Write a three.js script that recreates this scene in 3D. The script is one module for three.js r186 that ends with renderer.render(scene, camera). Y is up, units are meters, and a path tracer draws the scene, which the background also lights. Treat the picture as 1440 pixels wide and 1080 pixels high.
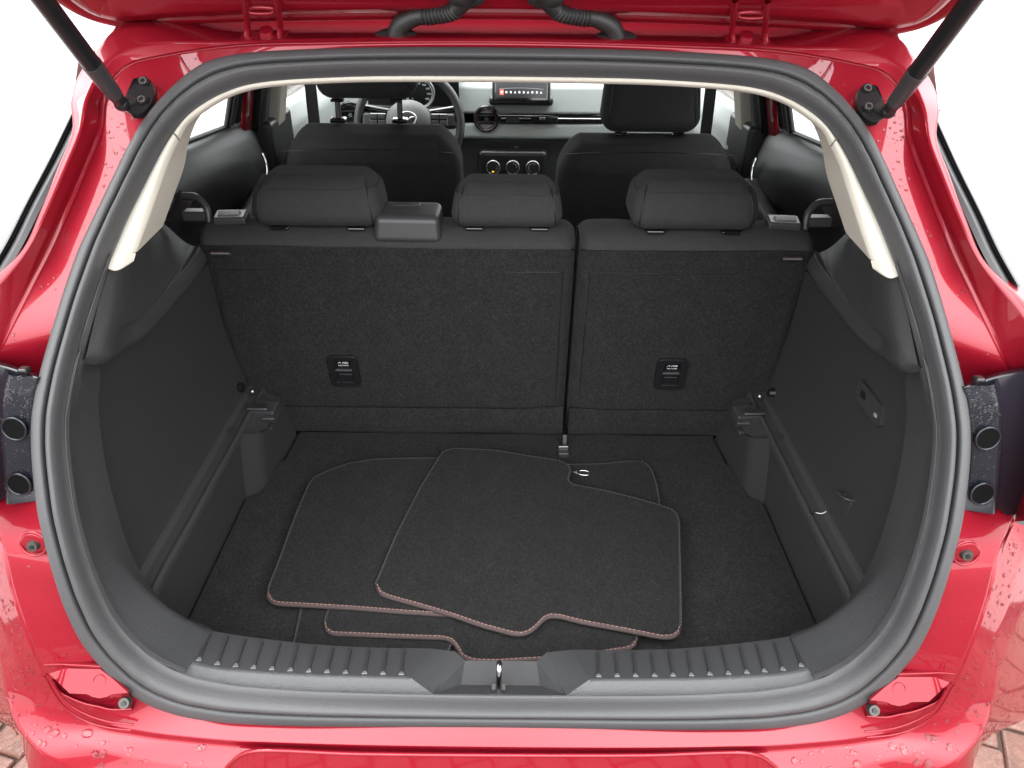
import * as THREE from 'three';
import { RoundedBoxGeometry } from 'three/addons/geometries/RoundedBoxGeometry.js';
import { mergeGeometries, mergeVertices, toCreasedNormals } from 'three/addons/utils/BufferGeometryUtils.js';

// ------------------------------------------------------------------ camera, sky, sun, exposure
const V = (x, y, z) => new THREE.Vector3(x, y, z);
const scene = new THREE.Scene();
const FPX = 1070, PITCH = 31 * Math.PI / 180, ROLL = 0.56 * Math.PI / 180, CAM = V(0.0125, 1.6, 0.65);
const camera = new THREE.PerspectiveCamera(2 * Math.atan(540 / FPX) * 180 / Math.PI, 4 / 3, 0.05, 120);
camera.position.copy(CAM);
camera.rotation.order = 'YXZ';
camera.rotation.set(-PITCH, 0, ROLL);
scene.add(camera);

const renderer = new THREE.WebGLRenderer({ antialias: true });
renderer.setSize(1024, 768);
renderer.toneMapping = THREE.LinearToneMapping;
renderer.toneMappingExposure = 6.2;
renderer.shadowMap.enabled = true;

{ // overcast sky, brighter towards the zenith
  const w = 64, h = 32, d = new Float32Array(w * h * 4);
  for (let j = 0; j < h; j++) for (let i = 0; i < w; i++) {
    const el = ((j + 0.5) / h - 0.5) * Math.PI, s = Math.max(0, Math.sin(el)), L = 0.5 + 0.95 * s, k = (j * w + i) * 4;
    d[k] = L * 0.985; d[k + 1] = L; d[k + 2] = L * 1.02; d[k + 3] = 1;
  }
  const t = new THREE.DataTexture(d, w, h, THREE.RGBAFormat, THREE.FloatType);
  t.mapping = THREE.EquirectangularReflectionMapping; t.magFilter = THREE.LinearFilter; t.needsUpdate = true;
  scene.background = t; scene.environment = t;
}
const sun = new THREE.DirectionalLight(0xfff6ea, 0.5);
sun.position.set(-1.5, 5, -1.6); sun.target.position.set(0, 0.8, -0.3);
sun.castShadow = true; sun.shadow.radius = 60; sun.shadow.mapSize.set(2048, 2048);
Object.assign(sun.shadow.camera, { left: -4, right: 4, top: 4, bottom: -4, near: 0.5, far: 14 });
scene.add(sun, sun.target);

// ------------------------------------------------------------------ helpers
let seed = 20240611;
const rnd = () => { seed = (seed + 0x6D2B79F5) | 0; let t = Math.imul(seed ^ (seed >>> 15), 1 | seed); t = (t + Math.imul(t ^ (t >>> 7), 61 | t)) ^ t; return ((t ^ (t >>> 14)) >>> 0) / 4294967296; };
const rr = (a, b) => a + (b - a) * rnd();
const lerp = (a, b, t) => a + (b - a) * t;
const mix = (a, b, t) => a.clone().lerp(b, t);
// a pixel of the photograph (1440 x 1080) as a direction; distances come from the planes below
function ray(u, v) {
  const x = (u - 720) / FPX, y = -(v - 540) / FPX, c = Math.cos(ROLL), s = Math.sin(ROLL);
  const xr = x * c - y * s, yr = x * s + y * c, cp = Math.cos(PITCH), sp = Math.sin(PITCH);
  return V(xr, yr * cp - sp, -yr * sp - cp);
}
const onRay = (d, t) => V(CAM.x + d.x * t, CAM.y + d.y * t, CAM.z + d.z * t);
const hz = (u, v, z) => { const d = ray(u, v); return onRay(d, (z - CAM.z) / d.z); };
const hy = (u, v, y) => { const d = ray(u, v); return onRay(d, (y - CAM.y) / d.y); };
const hx = (u, v, x) => { const d = ray(u, v); return onRay(d, (x - CAM.x) / d.x); };
// side profile of the tailgate opening: z of its plane at a height
const GY = [0.2, 0.55, 0.7, 0.8, 0.9, 1.0, 1.1, 1.2, 1.3, 1.42, 1.6, 1.8], GZ = [0.03, 0.015, 0.006, 0, -0.012, -0.042, -0.1, -0.185, -0.285, -0.42, -0.6, -0.8];
function gz(y) {
  let i = 0; while (i < GY.length - 2 && y > GY[i + 1]) i++;
  const h = GY[i + 1] - GY[i], t = (y - GY[i]) / h;
  const m = k => k <= 0 || k >= GY.length - 1 ? 0 : (GZ[k + 1] - GZ[k - 1]) / (GY[k + 1] - GY[k - 1]);
  const t2 = t * t, t3 = t2 * t;
  return (2 * t3 - 3 * t2 + 1) * GZ[i] + (t3 - 2 * t2 + t) * h * m(i) + (3 * t2 - 2 * t3) * GZ[i + 1] + (t3 - t2) * h * m(i + 1);
}
function hp(u, v, off = 0) { // hit with the opening's plane moved off metres to the rear
  const d = ray(u, v), f = t => CAM.z + d.z * t - gz(CAM.y + d.y * t) - off;
  let a = 0.2, b = 0.2; while (b < 4 && f(b) > 0) { a = b; b += 0.004; }
  for (let k = 0; k < 30; k++) { const m = (a + b) / 2; if (f(m) < 0) b = m; else a = m; }
  return onRay(d, a);
}
const gNormal = y => { const e = 0.004, s = (gz(y + e) - gz(y - e)) / (2 * e); return V(0, -s, 1).normalize(); };
const mx = p => V(-p.x, p.y, p.z);

function gridGeo(rows, closed = false) { // rows[k][j]
  const n = rows[0].length, pos = [], idx = [];
  for (const r of rows) for (const p of r) pos.push(p.x, p.y, p.z);
  const J = closed ? n : n - 1;
  for (let k = 0; k < rows.length - 1; k++) for (let j = 0; j < J; j++) {
    const a = k * n + j, b = k * n + (j + 1) % n, c = a + n, d = b + n;
    idx.push(a, b, c, b, d, c);
  }
  const g = new THREE.BufferGeometry();
  g.setAttribute('position', new THREE.Float32BufferAttribute(pos, 3)); g.setIndex(idx);
  return g;
}
function roundRows(rows, r = 0.004) { // fillet the creases between rows
  const out = [rows[0]];
  for (let k = 1; k < rows.length - 1; k++) {
    const A = [], B = [], C = [];
    rows[k].forEach((p, j) => {
      const q = rows[k - 1][j], s = rows[k + 1][j], d1 = q.clone().sub(p), d2 = s.clone().sub(p);
      const a = p.clone().add(d1.clone().setLength(Math.min(r, 0.42 * d1.length()))), c = p.clone().add(d2.clone().setLength(Math.min(r, 0.42 * d2.length())));
      A.push(a); C.push(c); B.push(p.clone().multiplyScalar(0.5).addScaledVector(a, 0.25).addScaledVector(c, 0.25));
    });
    out.push(A, B, C);
  }
  out.push(rows[rows.length - 1]);
  return out;
}
const smoothRow = (pts, n, closed = false) => {
  const c = new THREE.CatmullRomCurve3(pts, closed, 'centripetal'), out = [];
  for (let i = 0; i < (closed ? n : n + 1); i++) out.push(c.getPoint(i / n));
  return out;
};
function boxUV(g0) { // uv in metres from the dominant direction of every face
  const g = g0.index ? g0.toNonIndexed() : g0, p = g.attributes.position, uv = new Float32Array(p.count * 2);
  const a = V(), b = V(), c = V();
  for (let i = 0; i < p.count; i += 3) {
    a.fromBufferAttribute(p, i); b.fromBufferAttribute(p, i + 1); c.fromBufferAttribute(p, i + 2);
    const n = b.clone().sub(a).cross(c.clone().sub(a)), ax = Math.abs(n.x), ay = Math.abs(n.y), az = Math.abs(n.z);
    [a, b, c].forEach((q, k) => {
      const [s, t] = ay >= ax && ay >= az ? [q.x, q.z] : ax >= az ? [q.z, q.y] : [q.x, q.y];
      uv[(i + k) * 2] = s; uv[(i + k) * 2 + 1] = t;
    });
  }
  g.setAttribute('uv', new THREE.BufferAttribute(uv, 2));
  return g;
}
function finish(g, crease) {
  if (crease !== undefined) { g = toCreasedNormals(g, crease); } else if (!g.attributes.normal) g.computeVertexNormals();
  return boxUV(g);
}
function mesh(name, g, m, parent, opt = {}) {
  const o = new THREE.Mesh(opt.keepUV ? g : finish(g, opt.crease), m);
  o.name = name; o.castShadow = o.receiveShadow = true; parent.add(o);
  if (opt.label) o.userData.label = opt.label;
  if (opt.kind) o.userData.kind = opt.kind;
  return o;
}
function group(name, parent, pos) { const o = new THREE.Group(); o.name = name; parent.add(o); if (pos) o.position.copy(pos); return o; }
// flat plate whose outline is given in pixels (for the triangles) and in space
function plate(px, pts, n, th) {
  const tri = THREE.ShapeUtils.triangulateShape(px.map(q => new THREE.Vector2(q[0], -q[1])), []), N = pts.length, pos = [], idx = [];
  for (const p of pts) pos.push(p.x, p.y, p.z);
  for (const p of pts) pos.push(p.x - n.x * th, p.y - n.y * th, p.z - n.z * th);
  for (const [a, b, c] of tri) { idx.push(a, b, c, a + N, c + N, b + N); }
  for (let i = 0; i < N; i++) { const j = (i + 1) % N; idx.push(i, i + N, j, j, i + N, j + N); }
  const g = new THREE.BufferGeometry(); g.setAttribute('position', new THREE.Float32BufferAttribute(pos, 3)); g.setIndex(idx);
  return toCreasedNormals(g, 0.6);
}
function vtube(pts, n, m, rf, closed = false, tens) { // tube with a varying radius; rf(t) or [rx, ry]
  const c = new THREE.CatmullRomCurve3(pts, closed, tens || 'centripetal'), fr = c.computeFrenetFrames(n, closed), rows = [];
  for (let i = 0; i <= n; i++) {
    const t = i / n, p = c.getPointAt(t), r = rf(t), row = [];
    for (let k = 0; k <= m; k++) { const a = k / m * Math.PI * 2; row.push(p.clone().addScaledVector(fr.normals[i], Math.cos(a) * r).addScaledVector(fr.binormals[i], Math.sin(a) * r)); }
    rows.push(row);
  }
  const g = mergeVertices(gridGeo(rows), 1e-5); g.computeVertexNormals(); return g;
}
const tubeG = (pts, r, n = 24, m = 8, closed = false) => vtube(pts, n, m, () => r, closed);
function rbox(w, h, d, r = 0.005, seg = 3) { return new RoundedBoxGeometry(w, h, d, seg, r); }
function place(g, p, rx = 0, ry = 0, rz = 0) { const o = new THREE.Object3D(); o.position.copy(p); o.rotation.set(rx, ry, rz, 'YXZ'); o.updateMatrix(); g.applyMatrix4(o.matrix); return g; }
function merge(list) { return mergeGeometries(list.map(g => { g = g.index ? g.toNonIndexed() : g; for (const k of Object.keys(g.attributes)) if (k !== 'position' && k !== 'normal') g.deleteAttribute(k); return g; })); }
const cylBetween = (a, b, r0, r1 = r0, seg = 20) => {
  const d = b.clone().sub(a), g = new THREE.CylinderGeometry(r1, r0, d.length(), seg, 1);
  g.applyQuaternion(new THREE.Quaternion().setFromUnitVectors(V(0, 1, 0), d.clone().normalize()));
  const m = mix(a, b, 0.5); g.translate(m.x, m.y, m.z); return g;
};

// ------------------------------------------------------------------ textures
function octave(n, cells) { // tiling value noise
  const g = []; for (let i = 0; i < cells * cells; i++) g.push(rnd());
  const out = new Float32Array(n * n), s = cells / n, sm = t => t * t * (3 - 2 * t);
  for (let y = 0; y < n; y++) for (let x = 0; x < n; x++) {
    const fx = x * s, fy = y * s, ix = Math.floor(fx), iy = Math.floor(fy), tx = sm(fx - ix), ty = sm(fy - iy), G = (a, b) => g[(b % cells) * cells + a % cells];
    out[y * n + x] = lerp(lerp(G(ix, iy), G(ix + 1, iy), tx), lerp(G(ix, iy + 1), G(ix + 1, iy + 1), tx), ty);
  }
  return out;
}
function noiseMix(n, parts) { const out = new Float32Array(n * n); let W = 0; for (const [c, w] of parts) { const o = octave(n, c); W += w; for (let i = 0; i < out.length; i++) out[i] += o[i] * w; } for (let i = 0; i < out.length; i++) out[i] /= W; return out; }
function tex(n, f, rep, srgb) {
  const d = new Uint8Array(n * n * 4);
  for (let i = 0; i < n * n; i++) { const c = f(i % n, Math.floor(i / n), i); for (let k = 0; k < 3; k++) d[i * 4 + k] = Math.max(0, Math.min(255, Math.round(255 * (Array.isArray(c) ? c[k] : c)))); d[i * 4 + 3] = 255; }
  const t = new THREE.DataTexture(d, n, n, THREE.RGBAFormat); t.wrapS = t.wrapT = THREE.RepeatWrapping; t.magFilter = THREE.LinearFilter; t.minFilter = THREE.LinearMipmapLinearFilter; t.generateMipmaps = true;
  t.repeat.set(rep, rep); if (srgb) t.colorSpace = THREE.SRGBColorSpace; t.needsUpdate = true; return t;
}
const pileA = noiseMix(512, [[256, 1], [128, 1.1], [60, 0.6], [9, 0.22]]);
const pileB = noiseMix(512, [[200, 1], [90, 0.5], [7, 0.25]]);
const carpetMap = tex(512, (x, y, i) => { const v = 0.5 + (pileA[i] - 0.5) * 1.4; const f = pileB[i] > 0.72 ? 0.16 : 0; return [0.73 * v + 0.245 + f, 0.73 * v + 0.24 + f, 0.73 * v + 0.243 + f].map(c => c * 0.62); }, 1 / 0.21, true);
const carpetBump = tex(512, (x, y, i) => pileA[i], 1 / 0.21);
const grainN = noiseMix(512, [[170, 1], [80, 0.8], [256, 0.4]]);
const grainBump = tex(512, (x, y, i) => { const v = grainN[i]; return v > 0.5 ? 0.5 + (v - 0.5) * 1.8 : 0.5 + (v - 0.5) * 0.7; }, 1 / 0.16);
const dustN = noiseMix(256, [[6, 1], [20, 0.6], [60, 0.4]]);
const plasticRough = tex(256, (x, y, i) => 0.78 + 0.22 * dustN[i], 1 / 0.5);
const weaveBump = tex(256, (x, y, i) => 0.5 + 0.28 * Math.sin(x * Math.PI / 4) * Math.sin(y * Math.PI / 4) + 0.3 * (pileA[(y * 2) * 512 + x * 2] - 0.5), 1 / 0.08);
const weaveMap = tex(256, (x, y, i) => { const v = 0.62 + 0.1 * Math.sin(x * Math.PI / 4) * Math.sin(y * Math.PI / 4) + 0.34 * (pileA[(y * 2) * 512 + x * 2] - 0.5); return [v, v, v * 1.01]; }, 1 / 0.08, true);
const stoneN = noiseMix(512, [[8, 1], [40, 0.8], [128, 0.7], [256, 0.6]]);
const plainMap = tex(256, (x, y, i) => 0.93 + 0.06 * (dustN[i] - 0.5), 1 / 1.5, true);
const stoneMap = tex(512, (x, y, i) => { const v = 0.72 + 0.5 * (stoneN[i] - 0.5); return [v, v * 0.99, v * 0.985]; }, 1 / 0.7, true);
const stoneBump = tex(512, (x, y, i) => stoneN[i], 1 / 0.7);

// ------------------------------------------------------------------ materials (linear base colours)
const M = (o) => { const c = o.c; delete o.c; const m = new THREE.MeshPhysicalMaterial({ side: THREE.DoubleSide, ...o }); m.color.setRGB(...c); return m; };
const paint = M({ c: [0.265, 0.006, 0.017], roughness: 0.42, metalness: 0.35, specularIntensity: 0.35, clearcoat: 0.88, clearcoatRoughness: 0.03 });
const rubber = M({ c: [0.056, 0.056, 0.058], roughness: 0.5, bumpMap: grainBump, bumpScale: 0.0002 });
const railBlack = M({ c: [0.045, 0.045, 0.046], roughness: 0.45, bumpMap: grainBump, bumpScale: 0.0002 });
const hoseRubber = M({ c: [0.018, 0.018, 0.018], roughness: 0.45 });
const holeShade = M({ c: [0.004, 0.004, 0.004], roughness: 1, specularIntensity: 0.2 });  // stands in for the shade inside the lamp bracket holes
const plastic = M({ c: [0.058, 0.059, 0.061], roughness: 0.48, roughnessMap: plasticRough, bumpMap: grainBump, bumpScale: 0.00035 });
const plasticSmooth = M({ c: [0.042, 0.042, 0.044], roughness: 0.36 });
const hard = M({ c: [0.012, 0.012, 0.013], roughness: 0.3 });
const gloss = M({ c: [0.008, 0.008, 0.009], roughness: 0.08, clearcoat: 1, clearcoatRoughness: 0.03 });
const carpet = M({ c: [0.098, 0.097, 0.098], roughness: 1, map: carpetMap, bumpMap: carpetBump, bumpScale: 0.0007, sheen: 0.25, sheenRoughness: 0.8, sheenColor: new THREE.Color(0.1, 0.1, 0.1) });
const matPile = M({ c: [0.075, 0.073, 0.073], roughness: 1, map: carpetMap, bumpMap: carpetBump, bumpScale: 0.0009, sheen: 0.25, sheenRoughness: 0.8, sheenColor: new THREE.Color(0.1, 0.1, 0.1) });
const felt = M({ c: [0.02, 0.02, 0.0205], roughness: 0.95, bumpMap: grainBump, bumpScale: 0.0003 });
const fabric = M({ c: [0.088, 0.086, 0.087], roughness: 0.95, map: weaveMap, bumpMap: weaveBump, bumpScale: 0.0005, sheen: 0.3, sheenRoughness: 0.6, sheenColor: new THREE.Color(0.12, 0.12, 0.12) });
const cream = M({ c: [0.52, 0.49, 0.42], roughness: 0.85, bumpMap: weaveBump, bumpScale: 0.0002 });
const chrome = M({ c: [0.75, 0.75, 0.77], roughness: 0.16, metalness: 1 });
const steel = M({ c: [0.5, 0.5, 0.5], roughness: 0.32, metalness: 1 });
const zinc = M({ c: [0.1, 0.097, 0.09], roughness: 0.5, metalness: 0.9 });
const lampBlack = M({ c: [0.012, 0.013, 0.018], roughness: 0.2 });
const glassDark = M({ c: [0.02, 0.022, 0.024], roughness: 0.06, clearcoat: 1, clearcoatRoughness: 0.02 });
const pane = M({ c: [0.93, 0.96, 0.95], roughness: 0.02, transmission: 1, thickness: 0, ior: 1.5 });
const water = M({ c: [1, 1, 1], roughness: 0.01, transmission: 1, thickness: 0.002, ior: 1.33 });
const binding = M({ c: [0.066, 0.045, 0.043], roughness: 0.8 });
const thread = M({ c: [0.38, 0.2, 0.165], roughness: 0.8 });
const darkBinding = M({ c: [0.028, 0.026, 0.026], roughness: 0.85 });
const greyThread = M({ c: [0.1, 0.1, 0.1], roughness: 0.9 });
const dashPad = M({ c: [0.30, 0.325, 0.31], roughness: 0.6, bumpMap: grainBump, bumpScale: 0.0002 });
const hubVinyl = M({ c: [0.11, 0.118, 0.115], roughness: 0.5, bumpMap: grainBump, bumpScale: 0.0002 });
const doorVinyl = M({ c: [0.026, 0.027, 0.028], roughness: 0.42, bumpMap: grainBump, bumpScale: 0.0002 });
const mark = M({ c: [0.3, 0.3, 0.3], roughness: 0.6 });
const ribTip = M({ c: [0.16, 0.16, 0.165], roughness: 0.5 });
const wallWhite = M({ c: [0.92, 0.92, 0.91], roughness: 0.9, map: plainMap, bumpMap: stoneBump, bumpScale: 0.001 });
const brickMats = [[0.25, 0.115, 0.085], [0.22, 0.098, 0.072], [0.27, 0.13, 0.1], [0.235, 0.115, 0.092]].map(c => M({ c, roughness: 0.42, map: stoneMap, bumpMap: stoneBump, bumpScale: 0.003 }));
const joint = M({ c: [0.07, 0.045, 0.036], roughness: 0.9, map: stoneMap });
const tyreM = M({ c: [0.02, 0.02, 0.02], roughness: 0.8 });

// ------------------------------------------------------------------ the ground: red pavers
const ground = mesh('paving', new THREE.PlaneGeometry(60, 60).rotateX(-Math.PI / 2).translate(0, -0.012, 0), joint, scene);
ground.userData = { kind: 'structure', label: 'worn red brick paving under and around the car', category: 'paving' };
{
  const bw = 0.105, bl = 0.125, gap = 0.007, ang = 0.32, ca = Math.cos(ang), sa = Math.sin(ang);
  const variants = [0, 1, 2].map(k => { const g = rbox(bw - gap, 0.05, bl - gap, 0.008, 2); const p = g.attributes.position; for (let i = 0; i < p.count; i++) { p.setX(i, p.getX(i) + 0.004 * Math.sin(9 * k + 40 * p.getZ(i))); p.setZ(i, p.getZ(i) + 0.004 * Math.sin(5 * k + 50 * p.getX(i))); } g.computeVertexNormals(); return boxUV(g); });
  const rest = [], near = [];
  for (let a = -46; a < 46; a++) for (let b = -46; b < 46; b++) {
    const lx = a * bw, lz = (b + (a & 1 ? 0.5 : 0)) * bl, x = lx * ca - lz * sa, z = lx * sa + lz * ca - 0.8;
    if (Math.abs(x) > 2.0 || z < -4.6 || z > 1.6) continue;
    const hit = Math.abs(x) > 0.82 && Math.abs(x) < 1.42 && z > -0.85 && z < -0.12;
    (hit ? near : rest).push([x, z]);
  }
  for (const [x, z] of near) {
    const o = new THREE.Mesh(variants[Math.floor(rnd() * 3)], brickMats[Math.floor(rnd() * 4)]);
    o.name = 'brick'; o.position.set(x + rr(-0.002, 0.002), -0.025 + rr(-0.003, 0.001), z + rr(-0.002, 0.002)); o.rotation.set(rr(-0.012, 0.012), -ang + rr(-0.02, 0.02), rr(-0.012, 0.012)); o.castShadow = o.receiveShadow = true; ground.add(o);
  }
  const im = new THREE.InstancedMesh(variants[0], brickMats[1], rest.length), d = new THREE.Object3D();
  rest.forEach(([x, z], i) => { d.position.set(x, -0.026, z); d.rotation.set(0, -ang, 0); d.updateMatrix(); im.setMatrixAt(i, d.matrix); });
  im.name = 'brick_field'; im.userData.kind = 'stuff'; im.castShadow = im.receiveShadow = true; ground.add(im);
}
for (const s of [-1, 1]) { // plain white walls either side of the car
  const w = group(s < 0 ? 'white_wall' : 'white_wall_001', scene, V(s * 2.15, 0, -2.2));
  w.userData = { label: s < 0 ? 'plain white wall beside the driver side of the car' : 'plain white wall beside the passenger side, dark strip at foot', category: 'wall', group: 'white walls beside the car' };
  mesh('render', new THREE.BoxGeometry(0.16, 2.5, 7.2).translate(0, 1.25, 0), wallWhite, w);
  mesh('plinth', new THREE.BoxGeometry(0.02, 0.03, 7.2).translate(-s * 0.091, 0.015, 0), hard, w);
}

// ------------------------------------------------------------------ the car
const car = group('car', scene, V(0, 0, 0));
car.userData = { label: 'red hatchback with its tailgate raised and empty dark boot open', category: 'car' };
const P = (n, g, m, parent = car, opt) => mesh(n, g, m, parent, opt);
const both = f => { for (const s of [-1, 1]) f(s); };
const side = (s, p) => s < 0 ? p : mx(p);

// stations round the opening, from the top middle down the left side to the bottom middle
const A0px = [[702, 70], [480, 71], [333, 80], [287, 93], [253, 117], [227, 143], [203, 173], [180, 213], [157, 260], [133, 310], [110, 360], [77, 460], [51, 560], [46, 613], [54, 710], [70, 780], [91, 847], [117, 900], [153, 943], [193, 977], [240, 998], [300, 1010], [400, 1016], [702, 1018]];
const Aipx = [[702, 108], [480, 109], [352, 119], [310, 133], [280, 149], [259, 166], [240, 188], [222, 216], [198, 262], [174, 310], [153, 360], [119, 457], [95, 555], [89, 610], [98, 705], [112, 768], [132, 825], [157, 874], [187, 910], [220, 936], [257, 954], [312, 967], [406, 976], [702, 984]];
const A1px = [[702, 61], [480, 62], [333, 66], [232, 80], [185, 92], [160, 116], [149, 147], [145, 182], [127, 230], [100, 293], [72, 355], [5, 485], [-25, 560], [-25, 620], [-14, 715], [4, 765], [20, 832], [45, 903], [75, 962], [135, 1014], [196, 1028], [270, 1037], [380, 1045], [702, 1053]];
const A1z = { 14: -0.095, 15: -0.04, 16: -0.015, 17: 0.004, 18: 0.012, 19: 0.02, 20: 0.025, 21: 0.028, 22: 0.03, 23: 0.03 };
const N0 = A0px.length, SUB = 8, last = N0 - 1;
const A0 = A0px.map(([u, v]) => hp(u, v)), Ai = Aipx.map(([u, v]) => hp(u, v, -0.006));
const A1 = A1px.map(([u, v], i) => A1z[i] !== undefined ? hz(u, v, A1z[i]) : i < 3 ? hz(u, v, gz(1.458) + 0.001) : hp(u, v, i < 6 ? -0.004 : i === 12 || i === 13 ? -0.1 : -0.006));
for (const a of [A0, Ai, A1]) { a[0].x = 0; a[last].x = 0; }
const full = h => [...h, ...h.slice(1, -1).reverse().map(mx)];
const loop = h => smoothRow(full(h), (N0 * 2 - 2) * SUB, true);
const half = (h, a = 0, b = last) => { // smooth left half between two stations
  const c = loop(h); return c.slice(a * SUB, b * SUB + 1);
};
// flange round the opening, with the small step line that runs round its rim
const A1b = A1.map((p, i) => { const out = V(p.x, p.y - 1.05, 0).normalize(); return i < 14 ? p.clone().addScaledVector(out, 0.003).add(V(0, -0.002, -0.005)) : p.clone().addScaledVector(out, 0.003).add(V(0, -0.006, i > 18 ? 0.0 : -0.004)); });
const A1c = A1b.map((p, i) => { const out = V(p.x, p.y - 1.05, 0).normalize(); return p.clone().addScaledVector(out, 0.004).add(V(0, 0, i < 14 ? 0.004 : 0.002)); });
const tuck = A0.map((p, i) => mix(p, Ai[i], i > 11 && i < 15 ? 0.15 : 0.5).add(V(0, 0, i === 12 || i === 13 ? -0.06 : i === 14 ? -0.04 : -0.012)));
const lowA0 = A0.map((p, i) => p.clone().addScaledVector(gNormal(p.y), -0.003).add(V(0, 0, i === 12 || i === 13 ? -0.05 : i === 14 ? -0.034 : 0)));
const flangeRows = roundRows([loop(tuck), loop(lowA0), loop(A1), loop(A1b), loop(A1c)], 0.0025);
const body = P('body_shell', gridGeo(flangeRows, true), paint);

// upper outer skin: ridge, roof edge, pillars
const A2px = [[702, 53], [480, 54], [333, 57], [205, 63], [157, 80], [135, 110], [122, 142], [112, 187], [93, 233], [64, 298], [37, 353], [-30, 430], [-80, 540], [-85, 620], [-70, 715]];
const A3px = [[702, 44], [480, 45], [333, 46], [165, 42], [135, 72], [111, 105], [99, 142], [100, 184], [81, 233], [55, 298], [29, 353], [-45, 430], [-100, 540], [-110, 620], [-95, 715]];
const proud = [0, 0, 0, 0.004, 0.008, 0.015, 0.03, 0.042, 0.045, 0.045, 0.045, 0.05, 0.05, 0.05, 0.05];
const A2 = A2px.map(([u, v], i) => i < 3 ? hz(u, v, gz(1.458) - 0.003) : hp(u, v, proud[i] - (i < 3 ? 0.008 : 0)));
const A3 = A3px.map(([u, v], i) => i < 3 ? hz(u, v, -0.505) : i < 7 ? hz(u, v, [-0.475, -0.455, -0.425, -0.375][i - 3]) : hp(u, v, proud[i] - 0.006));
const A4 = A3.map((p, i) => i < 4 ? p.clone().add(V(-0.01, 0.022, -0.11)) : i < 7 ? p.clone().add(V(-0.03, 0.012, -0.12)) : i < 11 ? p.clone().add(V(-0.008, 0, -0.06)) : p.clone().add(V(-0.05, 0, -0.1)));
const A5 = A4.map((p, i) => i < 4 ? p.clone().add(V(-0.06, 0.045, -0.75)) : i < 7 ? p.clone().add(V(-0.09, 0.02, -0.7)) : p.clone().add(V(-0.06, 0, -0.7)));
for (const a of [A2, A3, A4, A5]) a[0].x = 0;
const upper = h => { const f = [...h.slice(1).reverse().map(mx), ...h]; return smoothRow(f, (f.length - 1) * SUB); };
const A1cU = A1c.slice(0, 15);
P('upper_body', gridGeo(roundRows([A1cU, A2, A3, A4, A5].map(upper), 0.005)), paint);

// bumper: from the rim to its outer edge, then down
const bpx = [[-60, 740, -0.09], [-45, 800, -0.075], [-22, 868, -0.05], [0, 927, -0.02], [10, 980, 0.0], [27, 1027, 0.03], [62, 1060, 0.05], [110, 1086, 0.058], [170, 1102, 0.065], [702, 1112, 0.07]];
const B1 = bpx.map(([u, v, z]) => hz(u, v, z)); B1[9].x = 0;
const B2px = [[-200, 800, -0.24], [-170, 860, -0.21], [-130, 912, -0.18], [-90, 962, -0.15], [-38, 992, -0.115], [24, 1033, -0.015]];
const B2 = B1.map((p, i) => i < 6 ? hz(...B2px[i]) : p.clone().add(V([-0.02, -0.008, -0.003, 0][i - 6], -0.06, 0.012)));
for (const p of B2) p.x = Math.max(p.x, -0.872);
const B2b = B2.map((p, i) => p.clone().add(i < 6 ? V(0.022, -0.045, -0.02) : V(0, -0.06, -0.004)));
const B3 = B2.map((p, i) => p.clone().add(i < 6 ? V(0.1, -0.15, -0.05) : V(0, -0.18, -0.03)));
const B4 = B3.map(p => V(p.x * 0.94, 0.24, p.z - 0.1));
const lower = h => { const f = [...h, ...h.slice(0, -1).reverse().map(mx)]; return smoothRow(f, (f.length - 1) * SUB); };
const A1cL = A1c.slice(14);
const Bmid = A1cL.map((p, i) => mix(p, B1[i], 0.5).add(V(0, i > 6 ? 0.003 : 0.002, 0.002)));
const bumperRows = [A1cL, Bmid, B1, B2, B2b, B3, B4].map(lower);
const bumper = P('rear_bumper', gridGeo(roundRows(bumperRows, 0.007)), paint);

// number plate recess lip on the bumper
{
  const px = [[318, 1080], [338, 1062], [360, 1056], [500, 1060], [702, 1062], [905, 1062], [1050, 1059], [1070, 1064], [1092, 1080]];
  const pts = px.map(([u, v]) => hz(u, v, 0.052));
  const rim = P('plate_recess', merge([vtube(pts, 90, 8, () => 0.0028)]), paint);
  const back = pts.map(p => p.clone().add(V(0, -0.05, 0.012)));
  P('recess_panel', gridGeo([smoothRow(pts.map(p => p.clone().add(V(0, -0.002, 0.001))), 60), smoothRow(back, 60)]), paint, rim);
}

// weather seal: flat lip, groove, round bulb
{
  const prof = [[-0.04, -0.004], [0.0, 0.003], [0.03, 0.0075], [0.08, 0.0098], [0.2, 0.0118], [0.33, 0.0122], [0.4, 0.0112], [0.435, 0.008], [0.445, -0.001], [0.475, -0.004], [0.5, -0.002], [0.515, 0.004], [0.54, 0.0105], [0.6, 0.0155], [0.69, 0.0185], [0.79, 0.0165], [0.87, 0.010], [0.91, 0.002], [0.95, -0.005], [1.02, -0.006]];
  const La = loop(A0), Li = loop(Ai), n = La.length;
  const rows = prof.map(([s, h]) => La.map((p, j) => {
    const t = La[(j + 1) % n].clone().sub(La[(j + n - 1) % n]).normalize(), r = Li[j].clone().sub(p), nn = t.cross(r).normalize(); if (nn.z < 0) nn.negate();
    return mix(p, Li[j], s).addScaledVector(nn, h + 0.0006 * Math.sin(j * 0.9) * (s > 0.5 ? 1 : 0.4) * 0.4);
  }));
  const sealO = P('weather_seal', gridGeo(rows, true), rubber);
  const j = Math.round(23 * SUB);
  const jn = [0.02, 0.2, 0.42].map(s => mix(La[j], Li[j], s).add(V(0, 0.0125, 0.003)));
  P('seal_joint', tubeG(jn, 0.0008, 10, 6), hard, sealO);
}

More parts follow.
